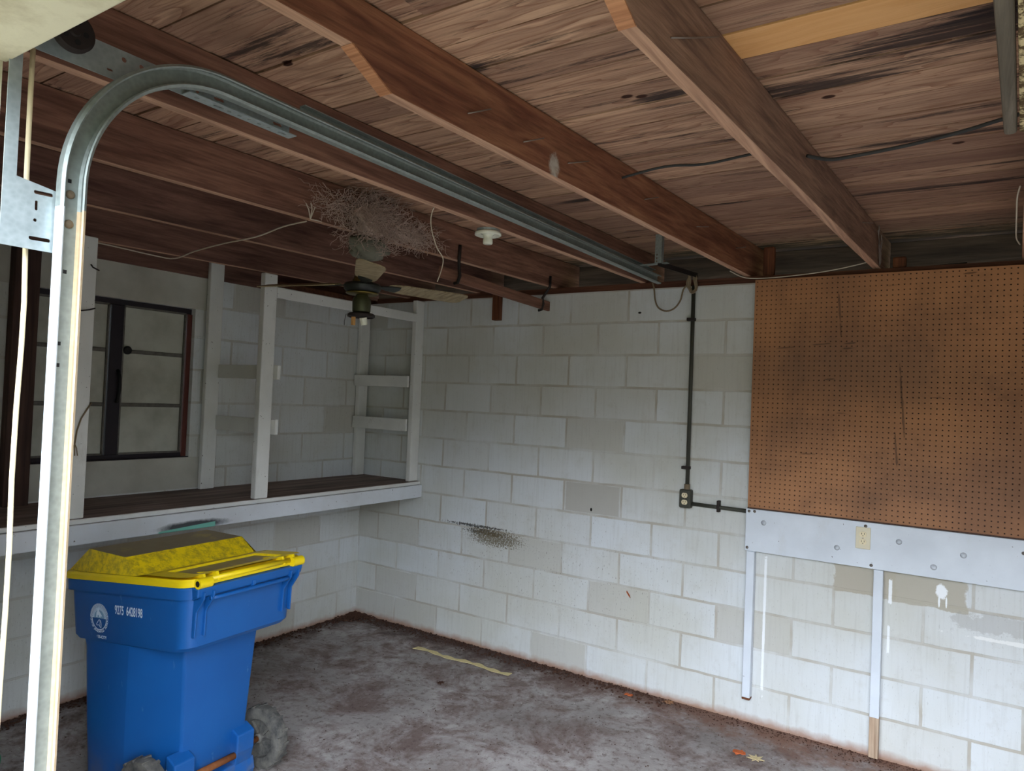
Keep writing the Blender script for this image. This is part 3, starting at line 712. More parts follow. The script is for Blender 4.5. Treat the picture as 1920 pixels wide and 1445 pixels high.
# profile: (u outward from curve centre, x)
h = .0255
prof_web = [(-h+.004, 0), (h-.004, 0), (h-.004, .002), (-h+.004, .002)]
prof_out = [(h-.006, 0), (h, .003), (h, .024), (h-.006, .028), (h-.009, .026), (h-.0025, .022), (h-.0025, .005), (h-.008, .002)]
prof_in = [(-a, b) for a, b in prof_out]
def sweep(path, prof):
    rings = []
    for (y, z), (dy, dz) in path:
        ny, nz_ = -dz, dy      # outward normal (left of direction)
        rings.append([(TX+b, y+ny*a, z+nz_*a) for a, b in prof])
    return MB().loft(rings)
vt = obj('vertical_track', sweep(trackpath(), prof_web), M_track, tk)
obj('outer_lip', sweep(trackpath(), prof_out), M_trackwhite, vt)
obj('inner_lip', sweep(trackpath(), prof_in), M_tracktan, vt)['label'] = 'rust stained inner lip'
ct = obj('curved_track', sweep(arcpath(), prof_web), M_track, tk)
obj('outer_lip', sweep(arcpath(), prof_out), M_track, ct)
obj('inner_lip', sweep(arcpath(), prof_in), M_track, ct)
for o in (vt, ct): smooth_by_angle(o, 30)
hb = MB()
for yy, zz in ((YV, 2.14), (YV, 1.95), (YV-.004, 1.80), (YV-.004, 1.755), (YV-.012, 1.62), (YV-.012, 1.585)):
    obj('bolt_hole', MB().box((TX+.002, yy-.0035, zz-.004), (TX+.0028, yy+.0035, zz+.004)), M_black, vt)
obj('slot', MB().box((TX+.002, YV-.018, 1.59), (TX+.0028, YV-.012, 1.63)), M_black, vt)
for zz in (2.112, 2.05): obj('bolt', MB().lathe([(0, 0), (.009, 0), (.009, .003), (.006, .006), (0, .007)], (TX+.002, YV+.002, zz), 0, 14), M_rustbolt, tk, smooth=True)
# flag bracket: plate in the plane of the track web, punched with slots
fl = curve_plate([(-3.455, 2.40), (-3.455, 1.985), (-3.345, 1.985), (-3.345, 2.11), (-3.432, 2.125), (-3.432, 2.40)],
                 [slot(-3.385, 2.008, .040, .008), slot(-3.395, 2.045, .007, .007), slot(-3.394, 2.075, .006, .020), slot(-3.382, 2.102, .036, .008)], .003, 'yz', 2.4505)
obj('flag_bracket', fl, M_galv, tk)
ha = curve_plate([(-3.43, 2.402), (-3.16, 2.402), (-3.14, 2.430), (-2.76, 2.430), (-2.76, 2.474), (-3.43, 2.474)],
                 [slot(y, 2.455, .012, .012) for y in (-3.22, -3.18, -3.14, -3.04)]+[slot(y, 2.420, .014, .006) for y in (-3.25, -3.21, -3.18)]+[slot(y, 2.456, .03, .009) for y in (-2.98, -2.80)], .003, 'yz', 2.418)
obj('punched_angle', ha, M_galv, tk)
ha2 = curve_plate([(2.4195, -3.08), (2.452, -3.08), (2.452, -2.76), (2.4195, -2.76)],
                  [slot(2.434, y, .009, .012) for y in (-3.05, -2.96, -2.93, -2.90, -2.87, -2.84)]+[slot(2.434, y, .009, .028) for y in (-2.99, -2.795)], .0025, 'xy', 2.431)
obj('punched_angle', ha2, M_galv, tk)
obj('stiffening_angle', MB().box((2.447, -2.75, 2.476), (2.4495, -.16, 2.520)).box((2.4495, -2.75, 2.5175), (2.470, -.16, 2.520)), M_track, tk)
# rear hanger
hg = thing('track_hanger', (2.60, -.5, 2.47), 'punched steel hanger strap holding the far end of the door track', 'bracket')
h1 = curve_plate([(2.62, 2.478), (2.62, 2.66), (2.665, 2.66), (2.665, 2.478)], [slot(2.633, z, .007, .007) for z in (2.50, 2.52, 2.54)], .003, 'xz', -.62)
h2b = MB().hexa([(2.480, -.33, 2.47), (2.480, -.29, 2.47), (2.68, -.60, 2.48), (2.68, -.64, 2.48), (2.480, -.33, 2.474), (2.480, -.29, 2.474), (2.68, -.60, 2.484), (2.68, -.64, 2.484)])
h1 = curve_plate([(2.600, 2.484), (2.600, 2.64), (2.634, 2.64), (2.634, 2.484)], [slot(2.611, z, .007, .009) for z in (2.495, 2.512, 2.53)], .003, 'xz', -.50)
obj('upright', h1, M_track, hg)
obj('upright_flange', MB().box((2.634, -.5015, 2.484), (2.637, -.470, 2.64)), M_track, hg)
obj('cross_arm', MB().hexa([(2.46, -.42, 2.4975), (2.46, -.38, 2.4975), (2.645, -.40, 2.4975), (2.645, -.44, 2.4975), (2.46, -.42, 2.5005), (2.46, -.38, 2.5005), (2.645, -.40, 2.5005), (2.645, -.44, 2.5005)]), M_track, hg)
obj('side_arm', MB().hexa([(2.60, -.46, 2.478), (2.604, -.46, 2.478), (2.684, -.05, 2.478), (2.68, -.05, 2.478), (2.60, -.46, 2.505), (2.604, -.46, 2.505), (2.684, -.05, 2.505), (2.68, -.05, 2.505)]), M_iron, hg)
# pulley and lift rope
pu = thing('door_pulley', (2.462, -3.335, 2.44), 'dark round cable pulley at the top of the left jamb', 'pulley')
obj('sheave', MB().lathe([(0, 0), (.036, 0), (.042, .003), (.036, .007), (.036, .010), (.042, .014), (.036, .017), (0, .017)], (2.455, -3.349, 2.448), 0, 36), M_iron, pu)
obj('hub', MB().lathe([(0, 0), (.012, 0), (.010, .006), (0, .006)], (2.472, -3.349, 2.448), 0, 20), M_iron, pu)
for k in range(5):
    a = 2*PI*k/5; obj('lightening_hole', MB().lathe([(0, 0), (.006, 0), (.006, .0006), (0, .0006)], (2.472, -3.349+.022*math.cos(a), 2.448+.022*math.sin(a)), 0, 12), M_black, pu)
solo('lift_rope', MB().tube([(2.42, -3.403, 2.40), (2.42, -3.403, 2.30), (2.42, -3.402, 2.14), (2.42, -3.397, 2.0), (2.42, -3.3935, 1.88), (2.42, -3.394, 1.79), (2.42, -3.397, 1.66), (2.42, -3.398, 1.52), (2.42, -3.3955, 1.38), (2.42, -3.396, 1.25), (2.42, -3.3985, 1.10), (2.42, -3.40, .9), (2.42, -3.40, .5), (2.42, -3.395, .02)], .0052, 8), M_rope,
     'cream lift rope hanging beside the left door track', 'rope', smooth=True)

# ------------------------------------------------------------------ ceiling fan with nest
FX, FY = 1.55, -1.60
fan = thing('ceiling_fan', (FX, FY, 2.08), 'old rusty ceiling fan with three grey wooden blades under the nest', 'ceiling fan')
obj('downrod', MB().tube([(FX, FY, 2.478), (FX, FY, 2.30)], .011, 12), M_iron, fan, smooth=True)
obj('canopy', MB().lathe([(0, 2.40), (.02, 2.395), (.045, 2.42), (.06, 2.45), (.065, 2.477), (0, 2.477)], (FX, FY, 0), 2, 28), M_fanbronze, fan, smooth=True)
mo = obj('motor', MB().lathe([(0, 2.207), (.05, 2.208), (.075, 2.214), (.088, 2.228), (.090, 2.245), (.082, 2.256), (0, 2.257)], (FX, FY, 0), 2, 40), M_fanblack, fan); smooth_by_angle(mo, 40)
obj('brass_band', MB().lathe([(.046, 2.257), (.050, 2.262), (.050, 2.272), (.046, 2.276), (.042, 2.284), (.042, 2.292), (.03, 2.30), (0, 2.30), ], (FX, FY, 0), 2, 36), M_brass, fan, smooth=True)
obj('brass_ring', MB().lathe([(.072, 2.204), (.078, 2.207), (.078, 2.212), (.07, 2.214)], (FX, FY, 0), 2, 36), M_brass, fan, smooth=True)
sh = obj('switch_housing', MB().lathe([(0, 2.115), (.040, 2.115), (.043, 2.122), (.045, 2.17), (.040, 2.186), (.028, 2.2), (.026, 2.207), (0, 2.207)], (FX, FY, 0), 2, 32), M_fanbronze, fan, smooth=True)
pl = obj('light_plate', MB().lathe([(0, 2.112), (.058, 2.112), (.066, 2.106), (.066, 2.095), (.06, 2.092), (.058, 2.097), (0, 2.099)], (FX, FY, 0), 2, 32), M_iron, fan)
m_ = Matrix.Translation((FX+.022, FY-.008, 2.090)) @ Matrix.Rotation(.25, 4, 'X')
so = MB(); so.lathe([(0, -.035), (.017, -.035), (.018, 0), (0, .0)], (0, 0, 0), 2, 18); so.v = [tuple(m_ @ Vector(q)) for q in so.v]
obj('lamp_socket', so, M_porcelain, fan, smooth=False)['label'] = 'white lamp socket'
obj('lamp_socket', MB().box((FX-.020, FY-.045, 2.052), (FX-.006, FY-.030, 2.092)), flat('tan_card', lin(200, 150, 90), .7), fan)['label'] = 'tan cardboard socket sleeve'
obj('pull_chain', MB().tube([(FX-.045, FY-.055, 2.105), (FX-.05, FY-.06, 2.07), (FX-.05, FY-.06, 2.05)], .0015, 5), M_iron, fan)
for ang, tilt, L in ((math.radians(-41), -.24, .57), (math.radians(75), -.24, .62), (math.radians(193), -.24, .60)):
    m_ = Matrix.Translation((FX, FY, 2.258)) @ Matrix.Rotation(ang, 4, 'Z') @ Matrix.Rotation(tilt, 4, 'X')
    out = [(.14, -.028), (.17, -.045), (.22, -.052), (L-.05, -.064), (L-.012, -.055), (L, -.035), (L-.004, 0), (L, .035), (L-.012, .055), (L-.05, .064), (.22, .052), (.17, .045), (.14, .028)]
    b = MB().prism(out, -.003, .003, 'xy'); b.v = [tuple(m_ @ Vector(q)) for q in b.v]
    bl = obj('blade', b, M_blade, fan, bevel=.0015)
    b = MB().prism([(.06, -.02), (.10, -.012), (.15, -.03), (.20, -.034), (.21, 0), (.20, .034), (.15, .03), (.10, .012), (.06, .02)], -.008, -.0035, 'xy'); b.v = [tuple(m_ @ Vector(q)) for q in b.v]
    obj('blade_iron', b, M_fanblack, bl, bevel=.001)
# nest: tangled fibres over a lint core
random.seed(11)
nest = thing('bird_nest', (1.60, -1.62, 2.47), 'shaggy nest of dry fibres draped over the rafter above the fan', 'nest')
def lump(c, r, n1=10, n2=18, zc=9):
    mb = MB(); rings = []
    for i in range(n1+1):
        t_ = PI*i/n1; rg = []
        for k in range(n2):
            a = 2*PI*k/n2; w = 1+.18*math.sin(3*a+i)+.10*math.sin(7*a-i*1.3)+.06*math.sin(11*a+2*i)
            rg.append((c[0]+math.cos(a)*math.sin(t_)*r[0]*w+1e-5*k, c[1]+math.sin(a)*math.sin(t_)*r[1]*w, min(zc, c[2]-math.cos(t_)*r[2]*(1+.1*math.sin(5*a)))))
        rings.append(rg)
    return mb.loft(rings)
obj('lint_core', lump((1.590, -1.62, 2.425), (.065, .11, .060), zc=2.4765), M_nestlint, nest, smooth=True)
obj('side_core', lump((1.664, -1.66, 2.54), (.036, .11, .075)), M_nest, nest, smooth=True)
obj('side_core', lump((1.662, -1.42, 2.53), (.026, .12, .04)), M_nest, nest, smooth=True)
fib = MB()
def fibre(c, r, n, ln, rad=.0010):
    for _ in range(n):
        p = Vector((c[0]+random.gauss(0, r[0]), c[1]+random.gauss(0, r[1]), c[2]+random.gauss(0, r[2])))
        d = Vector((random.gauss(0, 1), random.gauss(0, 1), random.gauss(0, .8))).normalized(); pts = [p]
        for s_ in range(4):
            d = (d+Vector((random.gauss(0, .6), random.gauss(0, .6), random.gauss(0, .5)))).normalized(); pts.append(pts[-1]+d*ln/4)
        for q in pts:
            q.z = min(q.z, 2.66)
            if q.z > 2.475: q.x = max(q.x, xA(q.y)+.002+abs(random.gauss(0, .004)))
        fib.tube(pts, rad, 3, cap=False)
fibre((1.67, -1.66, 2.55), (.03, .085, .05), 1000, .10)
fibre((1.665, -1.42, 2.53), (.02, .10, .03), 520, .08)
fibre((1.65, -1.88, 2.55), (.015, .07, .02), 130, .09)
fibre((1.60, -1.62, 2.45), (.04, .07, .02), 320, .06)
obj('fibres', fib, M_nest, nest, kind='stuff')

# porcelain lamp holder on the rafter by the track
lh_ = thing('lamp_holder', (2.215, -1.50, 2.41), 'white porcelain lamp holder without a bulb under a rafter', 'lamp holder')
obj('base', MB().lathe([(0, 2.458), (.030, 2.458), (.052, 2.449), (.060, 2.452), (.060, 2.462), (.050, 2.468), (0, 2.468)], (2.215, -1.50, 0), 2, 36), M_porcelain, lh_, smooth=True)
obj('socket', MB().lathe([(0, 2.412), (.019, 2.412), (.022, 2.416), (.022, 2.432), (.019, 2.438), (.022, 2.452), (.036, 2.459), (0, 2.459)], (2.215, -1.50, 0), 2, 28), M_porcelain, lh_, smooth=True)
obj('junction_box', MB().lathe([(0, 2.468), (.052, 2.468), (.052, 2.4778), (0, 2.4778)], (2.215, -1.50, 0), 2, 24), M_galv, lh_)

# ------------------------------------------------------------------ wires
def wire(name, pts, r, m, label, cat='wire'):
    # Catmull-Rom smoothing
    P = [Vector(p) for p in pts]; out = []
    for i in range(len(P)-1):
        a = P[max(i-1, 0)]; b = P[i]; c = P[i+1]; d = P[min(i+2, len(P)-1)]
        for k in range(4):
            t = k/4; out.append(.5*((2*b)+(-a+c)*t+(2*a-5*b+4*c-d)*t*t+(-a+3*b-3*c+d)*t**3))
    out.append(P[-1])
    return solo(name, MB().tube(out, r, 7), m, label, cat, smooth=True)
wire('black_cable', [(x2(-1.55)+.006, -1.56, 2.60), (3.05, -1.54, 2.625), (3.20, -1.53, 2.615), (3.34, -1.50, 2.635), (3.47, -1.48, 2.65), (x3(-1.45)-.048, -1.47, 2.655)], .005, M_cablegrey, 'dark cable strung between the reddish rafter and the rough sawn rafter')
wire('black_cable', [(x3(-1.45)+.006, -1.50, 2.60), (3.60, -1.42, 2.605), (3.66, -1.37, 2.62), (3.84, -1.36, 2.635), (3.99, -1.40, 2.64), (4.08, -1.42, 2.65), (4.148, -1.44, 2.655)], .0065, M_cablegrey, 'dark cable running over the planks to the right edge')
wire('white_wire', [(.39, -2.40, 2.40), (.44, -2.30, 2.408), (.50, -2.05, 2.39), (.56, -1.97, 2.385), (.75, -1.98, 2.405), (1.0, -1.99, 2.42), (1.25, -1.99, 2.43), (1.45, -2.0, 2.455), (1.60, -2.0, 2.462)], .0035, M_wirewhite, 'thin white wire sagging from the shelf posts to the nest rafter')
wn_ = thing('wire_splice', (1.615, -2.0, 2.46), 'twisted white wire splice stapled under the nest rafter', 'wire')
for a in ((0, -.03, .06), (.01, -.012, .065), (0, .02, .055), (.0, .06, -.0)):
    obj('wire_end', MB().tube([(1.625, -2.0, 2.468), (1.63+a[0], -2.0+a[1]*.5, 2.47+a[2]*.6), (1.628+a[0], -2.0+a[1], 2.47+a[2])], .0025, 5), M_wirewhite, wn_)
wire('white_wire', [(2.235, -1.86, 2.49), (2.225, -1.885, 2.485), (2.205, -1.883, 2.44), (2.20, -1.865, 2.385), (2.20, -1.83, 2.33), (2.20, -1.79, 2.295), (2.20, -1.795, 2.25), (2.20, -1.82, 2.193)], .0022, M_wirewhite, 'thin loose wire hanging straight down beside the porcelain lamp holder')
wire('white_wire', [(2.90, -.15, 2.485), (2.96, -.055, 2.46), (3.10, -.055, 2.452), (3.30, -.055, 2.462), (3.42, -.055, 2.475), (3.52, -.055, 2.492), (3.585, -.06, 2.505)], .003, M_wirewhite, 'white wire strung along the top of the pegboard')
wire('looped_cable', [(2.405, -.05, 2.47), (2.418, -.05, 2.43), (2.428, -.05, 2.36), (2.45, -.05, 2.312), (2.50, -.05, 2.29), (2.55, -.05, 2.305), (2.585, -.05, 2.35), (2.60, -.05, 2.41), (2.622, -.05, 2.44)], .005, M_cabletan, 'tan cable drooping in a loop on the back wall beside the conduit', 'cable')
kn = thing('wire_tangle', (3.61, -.10, 2.48), 'tangle of stiff wires at the wall end of the rough sawn rafter', 'wire')
random.seed(5)
for k in range(6):
    pts = [Vector((x3(-.12)+.008, -.06-random.random()*.03, 2.475+random.random()*.02))]
    for s_ in range(5): pts.append(pts[-1]+Vector((random.uniform(-.002, .006), random.uniform(-.06, .02), random.uniform(.01, .04))))
    pts = [Vector((q.x, q.y, min(q.z, 2.65))) for q in pts]
    obj('strand', MB().tube(pts, .0022, 5), M_nail, kn, smooth=True)
wire('white_wire', [(4.160, -1.12, 2.52), (4.155, -1.05, 2.50), (4.158, -.95, 2.475), (4.165, -.75, 2.47), (4.175, -.52, 2.47), (4.193, -.38, 2.472)], .0028, M_wirewhite, 'white wire looping off the rafter at the right edge')
wire('grey_cable', [(4.0, .12, 2.5), (3.6, .12, 2.485), (3.1, .12, 2.482), (2.7, .12, 2.49)], .005, M_cablegrey, 'grey cable lying on the top plate behind the rafters')

# ------------------------------------------------------------------ wheeled recycling cart
OX, OY, RZ = 1.582, -2.178, .068
ca = thing('recycling_cart', (OX, OY, 0), 'blue wheeled recycling cart with a dirty yellow lid', 'recycling cart', local=True, rz=RZ)
def rr_ring(z, x0, x1, hw, rf, rb, k=0.0, n=7, hwf=None):
    """rounded rectangle ring, front at x0 (left), rear at x1; k tilts z with x"""
    hwf = hwf or hw; pts = []
    for cx, cy, r, a0 in ((x1-rb, hw-rb, rb, 0), (x0+rf, hwf-rf, rf, PI/2), (x0+rf, -hwf+rf, rf, PI), (x1-rb, -hw+rb, rb, 3*PI/2)):
        for i in range(n):
            a = a0+PI/2*i/(n-1); x = cx+r*math.cos(a); pts.append((x, cy+r*math.sin(a), z+k*(x-x1)))
    return pts
K = .10
def low_ring(z, x0, x1, hw, hwr, rf, fx=.24, n=7, k=0.0):
    """lower body ring: the rear corners are long flat facets that clear the wheels"""
    r = .022; pts = []
    def rear():
        c = [(x1-r+r*math.cos(a), hwr-r+r*math.sin(a)) for a in (0, PI/6, PI/3, PI/2*.82)]
        e = (x1-fx, hw); m = c[-1]
        return c+[(m[0]+(e[0]-m[0])*t, m[1]+(e[1]-m[1])*t) for t in (.5, .985, 1.0)]
    R0_ = rear(); pts += R0_
    for cx, cy, a0 in ((x0+rf, hw-rf, PI/2), (x0+rf, -hw+rf, PI)):
        for i in range(n):
            a = a0+PI/2*i/(n-1); pts.append((cx+rf*math.cos(a), cy+rf*math.sin(a)))
    pts += [(x, -y) for x, y in R0_[::-1]]
    return [(x, y, z+k*(x-x1)) for x, y in pts]
body = MB().loft([
    low_ring(.035, -.685, -.20, .230, .15, .05), low_ring(.06, -.70, -.185, .240, .155, .05), low_ring(.30, -.71, -.170, .252, .165, .05),
    low_ring(.60, -.722, -.155, .262, .180, .05), low_ring(.672, -.726, -.150, .264, .185, .05, k=.09), low_ring(.690, -.730, -.146, .265, .190, .05, k=.10),
    rr_ring(.703, -.755, -.052, .264, .05, .07, .10, hwf=.275), rr_ring(.720, -.775, -.038, .268, .05, .06, .10, hwf=.280),
    rr_ring(.90, -.785, -.028, .276, .05, .06, K, hwf=.292), rr_ring(.918, -.785, -.028, .277, .05, .06, K, hwf=.292)])
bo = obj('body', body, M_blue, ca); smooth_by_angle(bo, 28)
rim = MB().loft([rr_ring(.917, -.785, -.028, .277, .05, .06, K, hwf=.292), rr_ring(.915, -.808, -.012, .290, .06, .07, K, hwf=.306), rr_ring(.955, -.812, -.008, .292, .06, .07, K, hwf=.308), rr_ring(.962, -.808, -.012, .290, .06, .07, K, hwf=.306)])
rm = obj('rim', rim, M_blue, ca); smooth_by_angle(rm, 28)
# lid
def lidz(x): return .964+K*(x+.01)
lid = MB()
def lr(z, x0, x1, hw, rf, rb, kk=K): return rr_ring(z, x0, x1, hw, rf, rb, kk, hwf=hw+.016)
R_ = [lr(.964, -.820, .000, .294, .06, .07), lr(.984, -.823, .002, .296, .06, .07), lr(.993, -.817, -.004, .290, .06, .065)]
lid.loft(R_, cap=False)
base_n = len(lid.v)
n = len(R_[0])
lid.f.append(tuple(range(n))[::-1]); lid.fa.append(None)
# top surface: grid over the lid with a raised crown
def crown(x, y):
    zb = .993+K*(x+.004)
    # high panel between x=-.68 and x=-.33, sloped sides
    def ramp(v, a, b): return max(0.0, min(1.0, (v-a)/(b-a)))
    hx = min(ramp(x, -.805, -.66), ramp(-x, .32, .41)); hy = ramp(.297-abs(y), .0, .011)
    top = max(.020, 1.022-(.993+K*(x+.004)))
    return zb+.0015+min(hx, hy)*top+(0 if (-.235 < x < -.06 and abs(y) < .215) or x < -.26 else .009)
xs_ = [-.805, -.66, -.60, -.50, -.41, -.32, -.26, -.237, -.233, -.18, -.12, -.062, -.058, -.02]
ys_ = [-.297, -.286, -.218, -.213, -.10, 0, .10, .213, .218, .286, .297]
gi = {}
for a, x in enumerate(xs_):
    for b, yv in enumerate(ys_):
        gi[(a, b)] = len(lid.v)
        yy = yv; xx = x
        if abs(yv) > .27 and (x > -.05 or x < -.78): yy = yv*.94
        lid.v.append((xx, yy, crown(x, yv)))
for a in range(len(xs_)-1):
    for b in range(len(ys_)-1):
        xm = (xs_[a]+xs_[a+1])/2; ym = (ys_[b]+ys_[b+1])/2
        dirty = 1.0 if ((-.66 < xm < -.41 and abs(ym) < .286) or (-.233 < xm < -.062 and abs(ym) < .213)) else 0.0
        sm = 1.0 if not dirty else 0.0
        lid.f.append((gi[(a, b)], gi[(a+1, b)], gi[(a+1, b+1)], gi[(a, b+1)])); lid.fa.append((dirty, sm*(1 if xm < -.24 else .3), 0, 1))
# join rim edge to the grid edge
ring = [base_n-n+i for i in range(n)]
lid.f.append(tuple(ring)); lid.fa.append((0, .3, 0, 1))
ld = obj('lid', lid, M_yellow, ca); smooth_by_angle(ld, 25)
# hinge ribs, barrels
for sy in (-1, 1):
    for dy in (.225, .165):
        obj('hinge_rib', MB().hexa([(-.12, sy*dy-.006, .984), (.012, sy*dy-.006, .975), (.012, sy*dy+.006, .975), (-.12, sy*dy+.006, .978), (-.12, sy*dy-.006, .986), (-.005, sy*dy-.006, 1.008), (-.005, sy*dy+.006, 1.008), (-.12, sy*dy+.006, .986)]), M_yellow, ld, bevel=.003)
    hinge = MB(); y0 = sy*.262; y1 = sy*.205
    hinge.tube([(.010, y0, .978), (.010, y1, .978)], .020, 18); hb_ = obj('hinge_barrel', hinge, M_yellow, ld); smooth_by_angle(hb_, 50)
    obj('hinge_bore', MB().tube([(.010, y0+sy*.0006, .978), (.010, y0-sy*.002, .978)], .0115, 14), M_black, hb_)
obj('rear_bead', MB().tube([(-.0, -.20, .985), (-.0, .20, .985)], .010, 10), M_yellow, ld, smooth=True)
obj('lid_grip', MB().hexa([(-.84, -.235, .918), (-.77, -.235, .925), (-.77, -.17, .925), (-.84, -.17, .918), (-.83, -.23, .942), (-.77, -.23, .955), (-.77, -.175, .955), (-.83, -.175, .942)]), M_yellow, ld, bevel=.004)
# handle bar and gussets at the rear
obj('handle_bar', MB().tube([(.008, -.20, .912), (.014, -.16, .912), (.014, .16, .912), (.008, .20, .912)], .008, 12), M_blue, ca, smooth=True)
obj('rear_lip', MB().hexa([(-.03, -.255, .905), (.012, -.262, .925), (.012, .262, .925), (-.03, .255, .905), (-.03, -.262, .962), (.018, -.265, .960), (.018, .265, .960), (-.03, .262, .962)]), M_blue, ca, bevel=.006)
for yy in (-.238, -.195, .195, .238):
    g_ = MB().prism([(-.04, .76), (-.022, .76), (-.018, .86), (.022, .915), (.026, .945), (-.04, .945)], yy-.004, yy+.004, 'xz'); obj('gusset', g_, M_blue, ca, bevel=.003)
obj('centre_gusset', MB().prism([(-.04, .89), (-.015, .90), (.020, .925), (.020, .945), (-.04, .945)], -.008, .008, 'xz'), M_blue, ca, bevel=.003)
# wheels, axle
for sy in (-1, 1):
    wy = sy*.318; wx = -.209; wr = .137
    wh = MB()
    n0_ = len(wh.f)
    wh.lathe([(.085, -.026), (.118, -.030), (.132, -.026), (.136, -.016), (.136, .016), (.132, .026), (.118, .030), (.085, .026), (.082, 0), (.085, -.026)], (wx, wy-sy*.03, wr), 1, 48)
    wh.f = wh.f[:-2]; wh.fa = wh.fa[:-2]
    wo_ = obj('wheel', wh, M_tyre, ca); smooth_by_angle(wo_, 35)
    cy_ = wy-sy*.03
    obj('wheel_disc', MB().lathe([(0, -.006), (.086, -.006), (.086, .006), (0, .006)], (wx, cy_, wr), 1, 32), M_tyre, wo_)
    obj('hub', MB().lathe([(0, -.032), (.018, -.032), (.022, -.026), (.022, .026), (.018, .032), (0, .032)], (wx, cy_, wr), 1, 20), M_tyre, wo_)
    for k in range(8):
        a = 2*PI*k/8; mt = Matrix.Translation((wx, cy_, wr)) @ Matrix.Rotation(a, 4, 'Y')
        obj('spoke', MB().box((.018, -.018, -.004), (.088, .018, .004), mt), M_tyre, wo_)
    for k in range(24):
        pass
    tr = MB()
    for k in range(30):
        a = 2*PI*k/30; mt = Matrix.Translation((wx, cy_, wr)) @ Matrix.Rotation(a, 4, 'Y')
        tr.box((.128, -.030 if k % 2 else -.002, -.006), (.1385, .002 if k % 2 else .030, .006), mt)
    obj('tread', tr, M_tyre, wo_)
obj('axle', MB().tube([(-.209, -.285, .137), (-.209, .285, .137)], .0125, 14), M_rust, ca, smooth=True)
obj('axle_housing', MB().prism([(-.19, .09), (-.15, .10), (-.135, .16), (-.135, .235), (-.19, .26)], -.215, -.12, 'xz'), M_blue, ca, bevel=.006)
obj('axle_housing', MB().prism([(-.19, .09), (-.15, .10), (-.135, .16), (-.135, .235), (-.19, .26)], .085, .175, 'xz'), M_blue, ca, bevel=.006)
obj('exposed_axle', MB().tube([(-.150, -.118, .150), (-.150, .083, .150)], .014, 12), M_rust, ca, smooth=True)
obj('foot_rail', MB().prism([(-.22, .03), (-.15, .03), (-.14, .06), (-.15, .11), (-.22, .115)], -.20, .19, 'xz'), M_blue, ca, bevel=.006)
# stencils on the near side (plane y ~ body side); body side at z .75 is y=-.258.. slightly tapered
from mathutils.bvhtree import BVHTree
_bvh = BVHTree.FromPolygons([v.co.copy() for v in bo.data.vertices], [tuple(p.vertices) for p in bo.data.polygons])
def side(x, z):
    h_, n_, i_, d_ = _bvh.ray_cast(Vector((x, -1, z)), Vector((0, 1, 0)))
    return (x, (h_.y if h_ else -.26)-.0022, z)
def onside(cx, cz):
    return lambda a, b: side(cx+a, cz+b+(a)*.08)
EC = (-.567, .749); ER = .062
em = obj('city_seal', MB(), M_decal, ca)
bpy.data.objects.remove(em)
rays = MB()
def ell(a, r): return onside(*EC)(math.cos(a)*r, math.sin(a)*r)
for k in range(34):
    a0 = PI*k/34+.012; a1 = a0+PI/34*.58
    rays.add([ell(a0, ER*.55), ell(a1, ER*.55), ell(a1, ER), ell(a0, ER)], [(0, 1, 2, 3)])
seal = obj('city_seal', rays, M_decal, ca)
inner = MB(); inner.add([ell(PI*k/24, ER*.74) for k in range(25)], [tuple(range(25))]); inner.v = [(x, yv+.0006, z) for x, yv, z in inner.v]
obj('seal_ground', inner, M_decal2, seal)
# horse and rider silhouette
hr = [(-.020, .004), (-.012, .004), (-.010, .014), (-.002, .013), (.002, .004), (.010, .004), (.009, .012), (.016, .008), (.018, .012), (.010, .021), (.004, .026), (.000, .030), (.002, .040), (-.002, .046), (-.006, .040), (-.010, .038), (-.012, .044), (-.016, .040), (-.012, .030), (-.018, .022)]
hm = MB(); hm.add([onside(*EC)(a, b) for a, b in hr], [tuple(range(len(hr)))]); hm.v = [(x, yv-.0004, z) for x, yv, z in hm.v]
obj('horse_and_rider', hm, M_decal, seal)
ring_ = MB()
def arcband(mb, r0, r1, a0, a1, n_=30):
    for k in range(n_):
        p = a0+(a1-a0)*k/n_; q = a0+(a1-a0)*(k+1)/n_; mb.add([ell(p, r0), ell(q, r0), ell(q, r1), ell(p, r1)], [(0, 1, 2, 3)])
arcband(ring_, ER*.74, ER*.79, PI, 2*PI)
def stroke(mb, pts, w):
    for (a, b), (c, d) in zip(pts, pts[1:]):
        l = math.hypot(c-a, d-b); nx_ = -(d-b)/l*w; ny_ = (c-a)/l*w; f_ = onside(*EC)
        mb.add([f_(a-nx_, b-ny_), f_(c-nx_, d-ny_), f_(c+nx_, d+ny_), f_(a+nx_, b+ny_)], [(0, 1, 2, 3)])
stroke(ring_, [(-.002, -.006), (-.020, -.026), (-.016, -.030), (-.002, -.028), (.004, -.036), (.012, -.038), (.013, -.022), (.009, -.010), (-.002, -.006)], .0013)
stroke(ring_, [(.001, -.012), (.007, -.014), (.003, -.022), (.005, -.030)], .0012)
obj('county_outline', ring_, M_decal, seal)
txt = 'CITY OF JACKSONVILLE, FLORIDA'; arc_t = MB()
for i, ch in enumerate(txt):
    if ch == ' ': continue
    a = PI+.12+(PI-.24)*i/(len(txt)-1)
    def xf(u, v, a=a):
        r = ER*.90+(-v)*0
        bx_, bz_ = math.cos(a)*r, math.sin(a)*r
        tx_, tz_ = -math.sin(a), math.cos(a); nx_, nz_ = -math.cos(a), -math.sin(a)
        return onside(*EC)(bx_+tx_*u+nx_*v, bz_+tz_*u+nz_*v)
    t_ = text_mb(ch, .0140, xf, 1.0, .0003); arc_t.add(t_.v, t_.f)
obj('seal_lettering', arc_t, M_decal, seal)
t_ = text_mb('630-CITY', .0175, onside(-.553, .672), .95, .0005); obj('number_stencil', t_, M_decal, ca)
